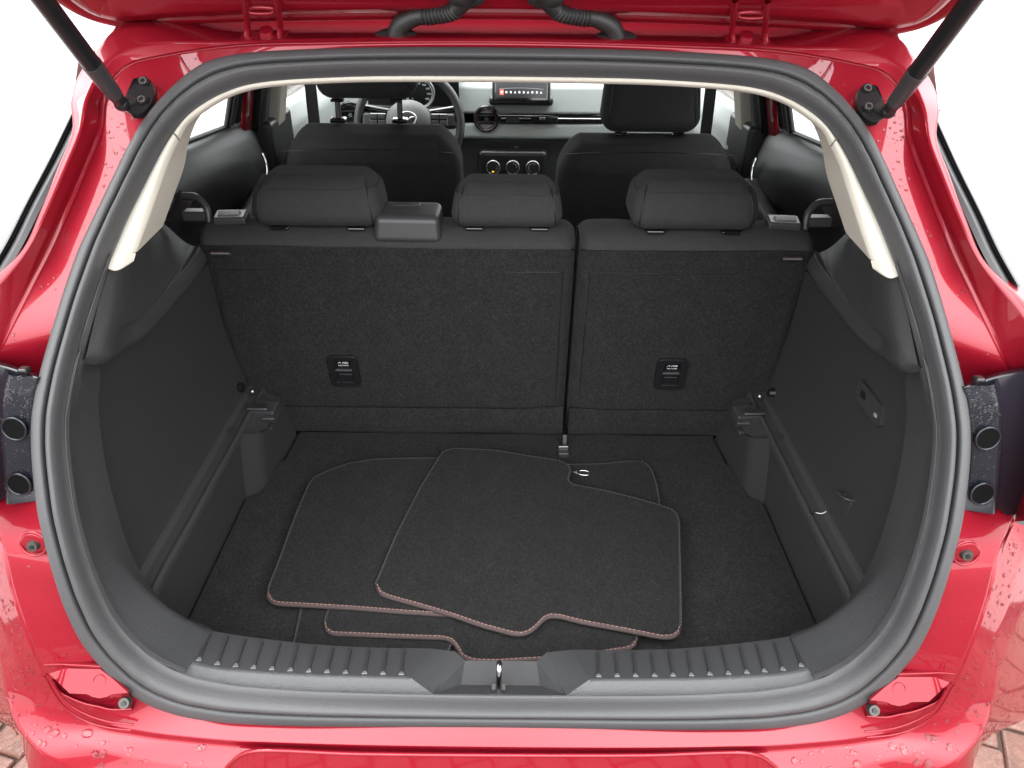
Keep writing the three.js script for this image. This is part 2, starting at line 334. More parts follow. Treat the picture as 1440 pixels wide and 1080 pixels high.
// ------------------------------------------------------------------ cream pillar trims and headliner edge
const C1px = [[702, 117], [480, 118], [360, 127], [318, 140], [289, 157], [265, 176], [252, 197], [238, 226], [225, 262], [208, 310], [191, 356]];
const C1 = C1px.map(([u, v]) => hp(u, v, -0.022)); C1[0].x = 0;
const Cs = Ai.slice(0, 11).map(p => p.clone().add(V(0, 0, -0.012)));
const Cm = C1.map((p, i) => mix(Ai[i].clone().add(V(0, 0, -0.004)), p, 0.55).addScaledVector(gNormal(p.y), 0.007));
const C2 = C1.map((p, i) => p.clone().add(V(i > 2 ? -0.006 : 0, i < 3 ? 0.004 : 0, [-0.05, -0.05, -0.05, -0.06, -0.06, -0.062, -0.068, -0.082, -0.1, -0.1, -0.1][i])));
both(s => {
  const h = a => smoothRow(a.map(p => side(s, p)), 10 * SUB);
  const rows = [Cs, Cm, C1, C2].map(h);
  const tr = P('pillar_trim', gridGeo(roundRows(rows, 0.006)), cream);
  // rounded foot of the pillar trim
  const foot = [Cs[10], Cm[10], C1[10]].map(p => side(s, p)), low = [[147, 376, -0.018], [164, 381, -0.012], [188, 368, -0.026]].map(q => side(s, hp(...q))), tip = [[147, 376, -0.06], [164, 381, -0.06], [188, 368, -0.06]].map(q => side(s, hp(...q)));
  P('trim_foot', gridGeo(roundRows([foot, low, tip].map(r => smoothRow(r, 10)), 0.003)), cream, tr);
  // inner return and its joint line
  P('trim_joint', tubeG([Ai[6], Cm[6].clone().add(V(0, 0.001, 0.001)), C1[6]].map(p => side(s, p)), 0.0007, 8, 6), zinc, tr);
});
{ // headliner and interior roof rails
  const rows = [];
  for (let k = 0; k <= 12; k++) { const z = lerp(-0.47, -2.0, k / 12), row = []; for (let j = 0; j <= 16; j++) { const x = lerp(-0.58, 0.58, j / 16); row.push(V(x * (1 + 0.06 * Math.sin(k / 12 * Math.PI)), 1.425 + 0.05 * Math.sin(k / 12 * Math.PI) - 0.1 * Math.pow(Math.abs(x) / 0.58, 4), z)); } rows.push(row); }
  P('headliner', gridGeo(rows), cream);
}

// ------------------------------------------------------------------ black trim lip on the sides of the opening
const Ajpx = { 10: [158, 366], 11: [123, 497], 12: [107, 575], 13: [105, 628], 14: [119, 706], 15: [143, 756], 16: [172, 797], 17: [205, 828], 18: [236, 853], 19: [274, 876], 20: [300, 886] };
const AjOff = { 10: -0.02, 11: -0.03, 12: -0.06, 13: -0.07, 14: -0.08, 15: -0.085, 16: -0.09, 17: -0.095, 18: -0.1, 19: -0.113, 20: -0.12 };
both(s => {
  const ids = [10, 11, 12, 13, 14, 15, 16, 17, 18, 19, 20], h = a => smoothRow(a.map(p => side(s, p)), 10 * SUB);
  const T0 = ids.map(i => Ai[i].clone().add(V(0, 0, -0.014))), Ta = ids.map(i => Ai[i].clone().add(V(0, 0.002, -0.002)));
  const Tj = ids.map(i => hp(...Ajpx[i], AjOff[i])), Tm = ids.map((id, i) => mix(Ta[i], Tj[i], 0.45).addScaledVector(gNormal(Tj[i].y), [0.002, 0.003, 0.003, 0.003, 0.006, 0.012, 0.018, 0.02, 0.016, 0.008, 0.0][i]));
  const Tr = Tj.map((p, i) => { const k = Math.min(1, Math.max(0, (i - 3) / 5)), q = k * k * (3 - 2 * k); return p.clone().add(V(lerp(-0.018, -0.03, q), lerp(-0.004, -0.045, q), i < 2 ? -0.03 : lerp(-0.1, -0.045, q))); });
  P('opening_trim', gridGeo(roundRows([T0, Ta, Tm, Tj, Tr].map(h), 0.012)), plastic);
});

// ------------------------------------------------------------------ sill plate with ribs, latch pocket and striker
{
  const xs = [-0.445, -0.41, -0.37, -0.32, -0.26, -0.2, -0.128], L = [];
  const p0 = [[250, 952], [278, 961], [309, 968], [365, 973], [434, 977], [500, 980], [577, 982]], p1 = [[255, 926], [281, 934], [309, 940], [365, 945], [434, 949], [500, 951], [577, 953]], p2 = [[277, 879], [300, 886], [340, 893], [385, 899], [440, 905], [500, 909], [571, 911]];
  const P0 = p0.map(q => hz(...q, -0.016)), P1 = p1.map(q => hz(...q, -0.036)), P2 = p2.map((q, i) => hz(...q, -0.118));
  const P3 = P2.map(p => p.clone().add(V(0, -0.012, -0.006))), P4 = P2.map(p => V(p.x, 0.585, p.z - 0.004)), Pm = P0.map(p => p.clone().add(V(0, -0.02, 0.004)));
  const sill = group('sill_trim', car);
  const floorY = 0.674;
  // pocket corners (left side): crest end, plateau end, dam end, floor end
  const a1 = P1[6], a2 = P2[6], b = hz(609, 976, -0.022), c = hz(640, 916, -0.112), d = hz(654, 929, -0.098), e = hz(648, 963, -0.062), f = hz(612, 974, -0.028), a0 = P0[6], m0 = Pm[6];
  const bf = hz(609, 984, -0.0165), mid = q => V(0, q.y, q.z);
  both(s => {
    const h = a => smoothRow(a.map(p => side(s, p)), 6 * 10);
    P('sill_plate', gridGeo(roundRows([Pm, P0, P1, P2, P3, P4].map(h), 0.004)), plastic, sill);
    const S = p => side(s, p);
    // bevelled cheeks of the latch pocket
    const row = (...pts) => smoothRow(pts.map(S), 12);
    const quad = (A, B, C, D, n = 8) => { const rows = []; for (let i = 0; i <= n; i++) { const r = []; for (let j = 0; j <= n; j++) r.push(S(mix(mix(A, B, j / n), mix(D, C, j / n), i / n))); rows.push(r); } return gridGeo(rows); };
    const cTop = hz(606, 912, -0.116), deep = p => V(p.x, 0.585, p.z - 0.004);
    P('latch_cheek', merge([
      quad(a1, b, c, cTop), quad(a1, a2, cTop, cTop), quad(b, f, d, c), quad(f, e, d, d), quad(a0, bf, b, a1), quad(m0, bf.clone().add(V(0, -0.02, 0.004)), bf, a0),
      quad(a2, cTop, deep(cTop), deep(a2)), quad(cTop, c, deep(c), deep(cTop)), quad(c, d, deep(d), deep(c)),
    ].map(g => { g.computeVertexNormals(); return g; })), plastic, sill);
  });
  const D = V(d.x, d.y, d.z), Dr = mx(D), E_ = e, Er = mx(e), Fl = f, Fr = mx(f), B_ = b, Br = mx(b), bfl = bf, bfr = mx(bf);
  const q4 = (A, B, C, Dd) => { const g = gridGeo([smoothRow([A, mix(A, B, 0.5), B], 10), smoothRow([mix(A, Dd, 0.5), mix(mix(A, B, 0.5), mix(Dd, C, 0.5), 0.5), mix(B, C, 0.5)], 10), smoothRow([Dd, mix(Dd, C, 0.5), C], 10)]); g.computeVertexNormals(); return g; };
  P('latch_pocket', merge([q4(D, Dr, Er, E_), q4(E_, Er, Fr, Fl), q4(Fl, Fr, Br, B_), q4(B_, Br, bfr, bfl), q4(bfl, bfr, bfr.clone().add(V(0, -0.02, 0.004)), bfl.clone().add(V(0, -0.02, 0.004))), q4(D, Dr, V(Dr.x, 0.585, D.z - 0.004), V(D.x, 0.585, D.z - 0.004))]), plastic, sill);
  // striker: a bright loop standing on the pocket floor
  const foot = hz(701, 972, -0.034), top = hz(702, 938, -0.036);
  const st = P('striker', merge([tubeG([foot.clone().add(V(0, -0.01, 0.004)), mix(foot, top, 0.6).add(V(0, 0, 0.004)), top.clone().add(V(0, 0, -0.002)), mix(foot, top, 0.6).add(V(0, 0, -0.02)), foot.clone().add(V(0, -0.01, -0.026))], 0.0042, 30, 10)]), chrome, sill);
  P('striker_plate', place(rbox(0.02, 0.003, 0.016, 0.001), foot.clone().add(V(0, -0.009, -0.01)), 0.5), hard, st);
  // ribs with pale wedge ends
  const marksL = [278, 304, 330, 355, 381, 407, 433, 459, 485, 512, 538, 564], rib = rbox(1, 1, 1, 0.2, 1);
  const at1 = (L, u) => { let k = 0; while (k < L.length - 2 && u > L[k + 1][0]) k++; return lerp(L[k][1], L[k + 1][1], (u - L[k][0]) / (L[k + 1][0] - L[k][0])); };
  const ribRow = (u, i, n, right) => {
    const pa = hz(u, at1(p1, u), -0.036), ub = u + lerp(20, 5, i / (n - 1)), pb = hz(ub, at1(p2, ub), -0.118);
    const S = p => right ? mx(p) : p, q0 = S(mix(pa, pb, 0.14)), q1 = S(mix(pa, pb, 0.86)), dir = q1.clone().sub(q0), len = dir.length(), up = V(0, 0.9, -0.44).normalize();
    const bx = dir.clone().cross(up).normalize(), n2 = bx.clone().cross(dir).normalize(); if (n2.y < 0) n2.negate();
    const m4 = new THREE.Matrix4().makeBasis(bx, n2, dir.clone().normalize().multiplyScalar(1));
    const g = new THREE.BoxGeometry(0.0042, 0.003, len); { const p = g.attributes.position; for (let w = 0; w < p.count; w++) if (p.getY(w) > 0) p.setX(w, p.getX(w) * 0.55); }
    g.applyMatrix4(m4); const c = mix(q0, q1, 0.5).addScaledVector(n2, 0.001); g.translate(c.x, c.y, c.z);
    const o = P('rib', g, plasticSmooth, sill, { crease: 0.5 });
    const tg = new THREE.ExtrudeGeometry(new THREE.Shape([new THREE.Vector2(-0.0036, 0), new THREE.Vector2(0.0036, 0), new THREE.Vector2(0.0012, 0.008), new THREE.Vector2(-0.0012, 0.008)]), { depth: 0.0016, bevelEnabled: false }); tg.rotateX(-Math.PI / 2); tg.scale(1, 1, -1); tg.translate(0, -0.0012, -0.004); tg.applyMatrix4(new THREE.Matrix4().makeBasis(bx, n2, dir.clone().normalize())); const c2 = S(mix(pa, pb, 0.11)).addScaledVector(n2, 0.0016); tg.translate(c2.x, c2.y, c2.z);
    P('rib_end', tg, ribTip, o, { crease: 0.5 });
  };
  marksL.forEach((u, i) => ribRow(u, i, 12, false)); marksL.forEach((u, i) => ribRow(u, i, 12, true));
}

// ------------------------------------------------------------------ boot side panels
const zc = [-0.13, -0.2, -0.3, -0.4, -0.5, -0.62, -0.76];
both(s => {
  const S = p => side(s, p), h = a => smoothRow(a.map(S), 48);
  const In = [hp(121, 500, -0.018), hp(150, 490, -0.06), hz(178, 477, -0.31), hz(200, 465, -0.37), hz(225, 442, -0.45), hz(250, 413, -0.54), hz(275, 385, -0.63), hz(298, 350, -0.76)];
  const Out = [hp(153, 366, -0.018), hp(168, 370, -0.05), hz(182, 362, -0.3), hz(187, 347, -0.37), hz(192, 333, -0.45), hz(197, 321, -0.53), hz(202, 309, -0.63), hz(207, 298, -0.76)];
  const fade = i => Math.min(1, Math.max(0, (i - 0.6) / 2)), R = (t, dy) => In.map((p, i) => mix(p, Out[i], t).add(V(0, dy * fade(i), 0)));
  const B0 = R(0.07, 0.007), B1r = R(0.16, 0.004), D1 = R(0.3, -0.02), D2 = R(0.5, -0.02), D3 = R(0.75, -0.004);
  const Lp = In.map((p, i) => p.clone().add(V(-0.003, i ? -0.014 : -0.005, 0))), Un = In.map((p, i) => p.clone().add(V(-0.018, i ? -0.024 : -0.01, 0)));
  const pan = group('boot_side_panel', car);
  P('shelf_ledge', gridGeo(roundRows([Out, D3, D2, D1, B1r, B0, In, Lp, Un].map(h), 0.012)), plastic, pan);
  P('ledge_end', gridGeo([[Out[7], D3[7], D2[7], D1[7], In[7]].map(S), [Out[7], D3[7], D2[7], D1[7], In[7]].map(p => S(V(p.x, 0.95, p.z - 0.004)))]), plastic, pan);
  const W = (x, y, dz = 0) => [-0.05, -0.2, -0.35, -0.5, -0.65, -0.8].map((z, i) => V(x + (i === 0 ? 0.012 : 0), y, Math.min(z, gz(y) - 0.035 - 0.03 * i)));
  P('carpet_wall', gridGeo(roundRows([W(-0.575, 1.05).map((p, i) => V(p.x, [1.125, 1.105, 1.07, 1.045, 1.04, 1.04][i], p.z - [0.09, 0.03, 0, 0, 0, 0][i])), W(-0.577, 1.01), W(-0.583, 0.9), W(-0.572, 0.75), W(-0.566, 0.732)].map(h), 0.02)), felt, pan);
  P('floor_rail', gridGeo(roundRows([W(-0.566, 0.7335), W(-0.560, 0.731), W(-0.557, 0.7265), W(-0.540, 0.7255), W(-0.5365, 0.7285), W(-0.532, 0.7265), W(-0.530, 0.72), W(-0.5305, 0.71)].map(h), 0.0025)), railBlack, pan);
  P('rail_face', gridGeo([W(-0.5335, 0.713), W(-0.5335, 0.64), W(-0.532, 0.58)].map(h)), felt, pan);
});

// boot floor board with stepped corners
{
  const e = [[-0.524, -0.1], [-0.523, -0.55], [-0.497, -0.57], [-0.491, -0.675], [-0.478, -0.683], [-0.472, -0.79]];
  const sh = new THREE.Shape(); e.forEach(([x, z], i) => i ? sh.lineTo(x, -z) : sh.moveTo(x, -z)); e.slice().reverse().forEach(([x, z]) => sh.lineTo(-x, -z)); sh.closePath();
  const g = new THREE.ExtrudeGeometry(sh, { depth: 0.02, bevelEnabled: true, bevelThickness: 0.003, bevelSize: 0.003, bevelSegments: 3, curveSegments: 8 }); g.rotateX(-Math.PI / 2); g.translate(0, 0.577, 0);
  P('boot_floor', g, carpet);
  P('boot_tub', rbox(1.1, 0.02, 0.9, 0.004).translate(0, 0.566, -0.45), felt);
}
// corner housings and seat latches at the floor
both(s => {
  const S = p => side(s, p), hsg = group('corner_housing', car);
  const q = [[-0.545, 0.728, -0.6], [-0.505, 0.715, -0.62], [-0.497, 0.70, -0.66], [-0.5, 0.70, -0.79]].map(a => S(V(...a)));
  const base = [[-0.545, 0.58, -0.56], [-0.5, 0.58, -0.585], [-0.494, 0.58, -0.65], [-0.48, 0.58, -0.79]].map(a => S(V(...a)));
  P('housing_face', gridGeo([q, base.map((p, i) => mix(q[i], p, 0.5)), base].map(r => smoothRow(r, 16))), felt, hsg);
  P('housing_top', gridGeo([q, q.map(p => S(V(-0.58, 0.735, side(s, p).z)))]), plasticSmooth, hsg);
  P('latch_block', place(rbox(0.05, 0.03, 0.04, 0.004), S(V(-0.508, 0.716, -0.7)), 0.15, s * 0.1), plasticSmooth, hsg);
  P('clip', place(rbox(0.042, 0.005, 0.014, 0.0015), S(V(-0.518, 0.737, -0.682)), 0.2, 0), steel, hsg);
  P('clip', place(rbox(0.026, 0.004, 0.008, 0.0015), S(V(-0.494, 0.720, -0.668)), 0.3, 0), steel, hsg);
  P('clip', place(rbox(0.026, 0.004, 0.008, 0.0015), S(V(-0.500, 0.700, -0.664)), 0.3, s * 0.2), steel, hsg);
  P('hook', tubeG([V(-0.528, 0.68, -0.64), V(-0.521, 0.674, -0.632), V(-0.512, 0.674, -0.632), V(-0.507, 0.68, -0.64)].map(S), 0.0016, 16, 6), steel, hsg);
  P('anchor_bolt', place(new THREE.CylinderGeometry(0.008, 0.011, 0.014, 18).rotateZ(Math.PI / 2), S(V(-0.567, 0.752, -0.735))), hard, hsg);
  P('anchor_pin', place(new THREE.SphereGeometry(0.006, 14, 10), S(V(-0.545, 0.74, -0.74))), steel, hsg);
});
{ // passenger side: power socket cover and bag hook in the carpet wall
  const px = [[1206, 537], [1212, 536], [1221, 547], [1239, 571], [1240, 578], [1236, 598], [1232, 600], [1204, 562], [1203, 553]], pts = px.map(([u, v]) => hx(u, v, 0.573));
  const sc = P('socket_cover', plate(px, pts, V(-1, 0, 0), 0.014), plasticSmooth);
  const ip = [[1211, 548], [1217, 553], [1217, 563], [1210, 558]]; P('socket_slot', plate(ip, ip.map(([u, v]) => hx(u, v, 0.5722)), V(-1, 0, 0), 0.004), hard, sc);
  P('socket_print', plate([[1229, 580], [1233, 583], [1232, 588], [1228, 585]], [[1229, 580], [1233, 583], [1232, 588], [1228, 585]].map(([u, v]) => hx(u, v, 0.5724)), V(-1, 0, 0), 0.001), mark, sc);
  const b = hx(1190, 697, 0.57); P('bag_hook', tubeG([b.clone().add(V(0.01, 0.004, 0.02)), b.clone().add(V(-0.008, 0.004, 0.012)), b.clone().add(V(-0.01, 0, -0.012)), b.clone().add(V(0.01, -0.004, -0.02))], 0.0022, 16, 6), plasticSmooth);
  P('bag_hook_plate', place(rbox(0.006, 0.05, 0.03, 0.003), b.clone().add(V(0.006, -0.028, 0)), 0, 0, 0), plasticSmooth);
  const r = hx(1140, 731, 0.537); P('rail_clip', tubeG([V(0.532, 0.733, r.z), V(0.54, 0.7305, r.z - 0.003), V(0.553, 0.731, r.z + 0.001), V(0.56, 0.735, r.z)], 0.0014, 12, 6), steel);
}

// ------------------------------------------------------------------ rear seat backs with headrests
const tilt = Math.atan2(0.1, 0.52); // top leans to the rear
const backPt = (x, y, off = 0) => V(x, y, lerp(-0.8, -0.7, (y - 0.6) / 0.52) + off);
function seatBack(x0, x1, soft) {
  const w = x1 - x0, gr = group('rear_seat_back', car);
  // rear face (boot carpet), slightly cushioned, then the fabric top rolling forward
  const nx = 40, rows = [], ys = []; for (let k = 0; k <= 30; k++) ys.push(lerp(0.595, 1.082, k / 30));
  const edge = t => { const d = Math.min(t, 1 - t) * w; return d < 0.02 ? -0.016 * Math.pow(1 - d / 0.02, 2) : 0; };
  for (const y of ys) { const r = []; for (let j = 0; j <= nx; j++) { const t = j / nx, tt = t < 0.5 ? 0.5 * Math.pow(2 * t, 1.6) : 1 - 0.5 * Math.pow(2 - 2 * t, 1.6), x = lerp(x0, x1, tt); r.push(backPt(x, y, edge(tt) + 0.003 * Math.sin(x * 7 + y * 9) * Math.sin(y * 13) + (y < 0.68 ? -0.006 * Math.pow((0.68 - y) / 0.085, 1) : 0))); } rows.push(r); }
  P('back_carpet', gridGeo(rows), carpet, gr);
  const prof = [[1.080, 0.001], [1.0865, -0.001], [1.094, -0.007], [1.103, -0.018], [1.109, -0.035], [1.112, -0.06], [1.110, -0.09], [1.1, -0.115], [1.08, -0.128], [0.9, -0.16], [0.7, -0.19]];
  const trow = prof.map(([y, o]) => { const r = []; for (let j = 0; j <= nx; j++) { const t = j / nx, tt = t < 0.5 ? 0.5 * Math.pow(2 * t, 1.6) : 1 - 0.5 * Math.pow(2 - 2 * t, 1.6), x = lerp(x0, x1, tt), e = edge(tt); const p = backPt(x, Math.min(y, 1.09), o + e * (o > -0.03 ? 1 : 0)); p.y = y + (y > 1.085 ? e * 0.9 + 0.0015 * Math.sin(x * 40) : 0); r.push(p); } return r; });
  const tf = P('top_fabric', gridGeo(trow), fabric, gr);
  P('seam', tubeG([0, 0.2, 0.4, 0.6, 0.8, 1].map(t => backPt(lerp(x0 + 0.012, x1 - 0.012, t), 1.0815 + 0.001 * Math.sin(t * 9), 0.0012)), 0.0009, 60, 6), hard, tf);
  P('seam', tubeG([0, 0.2, 0.4, 0.6, 0.8, 1].map(t => backPt(lerp(x0 + 0.03, x1 - 0.03, t), 1.03, 0.0)), 0.0005, 60, 6), hard, gr);
  for (const e of [x0 + 0.022, x1 - 0.022]) P('seam', tubeG([1.03, 0.95, 0.85, 0.75, 0.69].map(y => backPt(e, y, 0.0)), 0.0005, 40, 6), hard, gr);
  // sides of the back
  for (const e of [x0, x1]) P('side_fabric', gridGeo([ys.map(y => backPt(e, y, -0.016)), ys.map(y => backPt(e, y, -0.12))]), fabric, gr);
  // carpet flap hanging to the floor
  const fl = [[0.668, 0.0035], [0.676, 0.0025], [0.672, 0.0065], [0.655, 0.009], [0.63, 0.013], [0.61, 0.013], [0.601, 0.009], [0.5985, -0.02]].map(([y, o]) => { const r = []; for (let j = 0; j <= 40; j++) { const t = j / 40, x = lerp(x0 + 0.003, x1 - 0.003, t); const lift = soft * 0.008 * Math.exp(-Math.pow((x - 0.13) / 0.06, 2)); r.push(backPt(x, y + lift * (y > 0.65 ? 1 : 0.2), o + 0.0018 * Math.sin(x * 16 + y * 40) * (y < 0.66 ? 1 : 0) + 0.004 * soft * Math.exp(-Math.pow((x - 0.09) / 0.05, 2)) * (y < 0.66 ? 1 : 0))); } return r; });
  P('floor_flap', gridGeo(fl), carpet, gr);
  return gr;
}
const backL = seatBack(-0.585, 0.1305, 1), backR = seatBack(0.1385, 0.585, 0.6);
// print of the tether plates
function printTex(w, h, draw) { const c = document.createElement('canvas'); c.width = w; c.height = h; const x = c.getContext('2d'); draw(x, w, h); const t = new THREE.CanvasTexture(c); t.colorSpace = THREE.SRGBColorSpace; return t; }
const tetherPrint = printTex(128, 64, (x, w, h) => { x.fillStyle = '#0c0c0d'; x.fillRect(0, 0, w, h); x.strokeStyle = '#e8e8e8'; x.lineWidth = 5; x.beginPath(); x.moveTo(14, 22); x.lineTo(34, 10); x.lineTo(40, 24); x.stroke(); x.beginPath(); x.moveTo(52, 24); x.lineTo(60, 12); x.lineTo(104, 12); x.lineTo(104, 24); x.lineTo(66, 24); x.stroke(); x.fillStyle = '#e8e8e8'; x.font = 'bold 19px sans-serif'; x.fillText('Top Tether', 12, 54); });
const tetherMat = new THREE.MeshStandardMaterial({ map: tetherPrint, roughness: 0.4 });
for (const [gr, cx] of [[backL, -0.347], [backR, 0.352]]) {
  const c = backPt(cx, 0.782, 0.004), t = group('tether_plate', gr, c); t.rotation.set(tilt, 0, 0);
  const shp = (w, h, r) => { const s = new THREE.Shape(); s.moveTo(-w + r, -h); s.lineTo(w - r, -h); s.quadraticCurveTo(w, -h, w, -h + r); s.lineTo(w * 0.98, h - r); s.quadraticCurveTo(w * 0.98, h, w - r, h); s.lineTo(-w + r, h); s.quadraticCurveTo(-w, h, -w, h - r); s.lineTo(-w, -h + r); s.quadraticCurveTo(-w, -h, -w + r, -h); return s; };
  const s = shp(0.031, 0.041, 0.012); s.holes.push(shp(0.019, 0.031, 0.004));
  P('bezel', new THREE.ExtrudeGeometry(s, { depth: 0.003, bevelEnabled: true, bevelThickness: 0.002, bevelSize: 0.0015, bevelSegments: 3 }), hard, t);
  P('recess', new THREE.BoxGeometry(0.039, 0.064, 0.003).translate(0, 0, -0.0015), hard, t);
  P('cross_bar', rbox(0.037, 0.006, 0.006, 0.0022).translate(0, 0.0035, 0.003), plasticSmooth, t);
  P('flap', rbox(0.03, 0.024, 0.004, 0.002).translate(0.002, -0.018, 0.003), hard, t);
  const pr = new THREE.Mesh(new THREE.PlaneGeometry(0.03, 0.015).translate(0.001, 0.019, 0.0012), tetherMat); pr.name = 'print'; t.add(pr);
}
// headrests
function headrest(parent, cx, w, hgt, y0, zc0, dep, lean = 0) {
  const g = rbox(w, hgt, dep, Math.min(0.042, hgt * 0.36), 8), p = g.attributes.position;
  for (let i = 0; i < p.count; i++) {
    let x = p.getX(i), y = p.getY(i), z = p.getZ(i); const t = y / hgt + 0.5;
    x *= 1 - 0.13 * t * t - 0.05 * Math.pow(Math.abs(z / dep * 2), 2) * (z < 0 ? 1 : 0.2); z = z * (1 - 0.25 * t) - lean * t + (z > 0 ? 0.012 * Math.sin(t * Math.PI) : 0); y += t > 0.8 ? -0.006 * Math.pow(Math.abs(x) / w * 2, 2) : 0;
    p.setXYZ(i, x, y, z);
  }
  g.computeVertexNormals(); g.translate(cx, y0 + hgt / 2, zc0);
  const o = P('headrest', g, fabric, parent);
  for (const e of [-1, 1]) { const pts = [0.12, 0.3, 0.5, 0.7, 0.88].map(t => V(cx + e * w * 0.5 * (0.86 - 0.12 * t * t), y0 + t * hgt, zc0 + dep / 2 * (1 - 0.25 * t) - lean * t + 0.012 * Math.sin(t * Math.PI) - 0.0035 - 0.012 * Math.pow(Math.abs(t - 0.5) * 2, 3))); P('stitch_line', tubeG(pts, 0.0011, 24, 5), hard, o); }
  for (const e of [-1, 1]) P('guide_sleeve', place(rbox(0.034, 0.007, 0.02, 0.003), V(cx + e * w * 0.29, y0 - 0.002, zc0 + dep / 2 - 0.022)), gloss, o);
  return o;
}
headrest(backL, -0.355, 0.248, 0.094, 1.113, -0.775, 0.135, 0.012);
headrest(backL, 0.0, 0.212, 0.083, 1.113, -0.775, 0.12, 0.008);
headrest(backR, 0.35, 0.244, 0.094, 1.113, -0.775, 0.135, 0.012);
{ // centre belt retractor cover
  const g = rbox(0.128, 0.05, 0.085, 0.012, 5), p = g.attributes.position; for (let i = 0; i < p.count; i++) { const t = p.getY(i) / 0.05 + 0.5; p.setX(i, p.getX(i) * (1 - 0.07 * t)); p.setZ(i, p.getZ(i) - 0.008 * t); } g.computeVertexNormals();
  const o = P('belt_retractor_cover', place(g, V(-0.186, 1.117, -0.745), 0.05, 0, -0.01), plasticSmooth, backL);
  P('belt_slot', place(rbox(0.052, 0.004, 0.02, 0.0015), V(-0.192, 1.1425, -0.775)), hard, o);
}
// release catches and belt guides on the shoulders
both(s => {
  const S = p => side(s, p), gr = s < 0 ? backL : backR;
  const rc = P('release_handle', place(rbox(0.062, 0.016, 0.042, 0.005), S(V(-0.53, 1.117, -0.765)), 0.1, s * -0.1), plasticSmooth, gr);
  P('release_inlay', place(rbox(0.04, 0.005, 0.018, 0.0015), S(V(-0.532, 1.1255, -0.763)), 0.25, s * -0.1), steel, rc);
  const bg = P('belt_guide', merge([tubeG([V(-0.572, 1.105, -0.76), V(-0.576, 1.135, -0.768), V(-0.592, 1.152, -0.775), V(-0.622, 1.154, -0.78)].map(S), 0.007, 20, 8), tubeG([V(-0.629, 1.154, -0.78), V(-0.655, 1.152, -0.785), V(-0.68, 1.142, -0.79)].map(S), 0.005, 16, 8), place(rbox(0.05, 0.02, 0.03, 0.006), S(V(-0.6, 1.118, -0.775)))]), plasticSmooth);
  P('belt_web', place(new THREE.BoxGeometry(0.05, 0.003, 0.09), S(V(-0.645, 1.13, -0.8)), 0.3, 0, s * 0.25), hard, bg);
  P('shelf_pin', place(new THREE.CylinderGeometry(0.004, 0.004, 0.036, 12).rotateZ(Math.PI / 2), S(V(-0.532, 1.074, -0.688))), steel);
});
{ // centre anchor between the backs
  const c = hy(792, 632, 0.606), a = group('floor_anchor', car);
  P('anchor_housing', place(rbox(0.024, 0.014, 0.03, 0.003), V(c.x, 0.603, c.z + 0.006)), plasticSmooth, a);
  P('anchor_bar', place(rbox(0.022, 0.004, 0.006, 0.001), V(c.x, 0.6125, c.z - 0.002)), steel, a);
  P('anchor_tongue', place(rbox(0.01, 0.03, 0.006, 0.002), V(c.x + 0.004, 0.615, c.z - 0.02), -0.3), zinc, a);
}

// ------------------------------------------------------------------ front seats
function frontSeat(s) {
  const cx = s * 0.362, gr = group('front_seat', car);
  const g = rbox(0.49, 0.72, 0.16, 0.06, 8), p = g.attributes.position;
  for (let i = 0; i < p.count; i++) { const x = p.getX(i), y = p.getY(i), z = p.getZ(i), t = y / 0.72 + 0.5; p.setXYZ(i, x * (1 - 0.06 * Math.pow(t, 3)), y - (t > 0.9 ? 0.05 * Math.pow(Math.abs(x) / 0.245, 3) : 0), z - 0.02 * Math.cos(x * 6) * (z > 0 ? 0 : 1) - 0.12 * (0.5 - t) * 0); }
  g.computeVertexNormals();
  P('seat_back', place(g, V(cx, s < 0 ? 0.808 : 0.79, -1.47), 0.2, 0, 0), fabric, gr);
  P('bolster', place(rbox(0.1, 0.5, 0.14, 0.045, 6), V(cx + s * 0.225, 0.82, -1.55), 0.2, 0, 0), fabric, gr);
  P('cushion', place(rbox(0.5, 0.18, 0.52, 0.06, 5), V(cx, 0.5, -1.78)), fabric, gr);
  P('seam', tubeG([-0.22, -0.12, 0, 0.12, 0.22].map(x => V(cx + x, 1.108 - 0.14 * x * x, -1.327)), 0.001, 40, 5), hard, gr);
  const hy0 = s < 0 ? 1.214 : 1.136; headrest(gr, cx + s * 0.008, 0.262, 0.19, hy0, -1.45, 0.12, 0.02);
  for (const e of [-1, 1]) { P('headrest_post', cylBetween(V(cx + s * 0.012 + e * 0.082, 1.12, -1.44), V(cx + s * 0.012 + e * 0.082, 1.24, -1.465), 0.0075), hard, gr); P('post_guide', place(rbox(0.042, 0.012, 0.03, 0.005), V(cx + s * 0.012 + e * 0.082, 1.156, -1.445)), gloss, gr); }
  return gr;
}
frontSeat(-1); frontSeat(1);

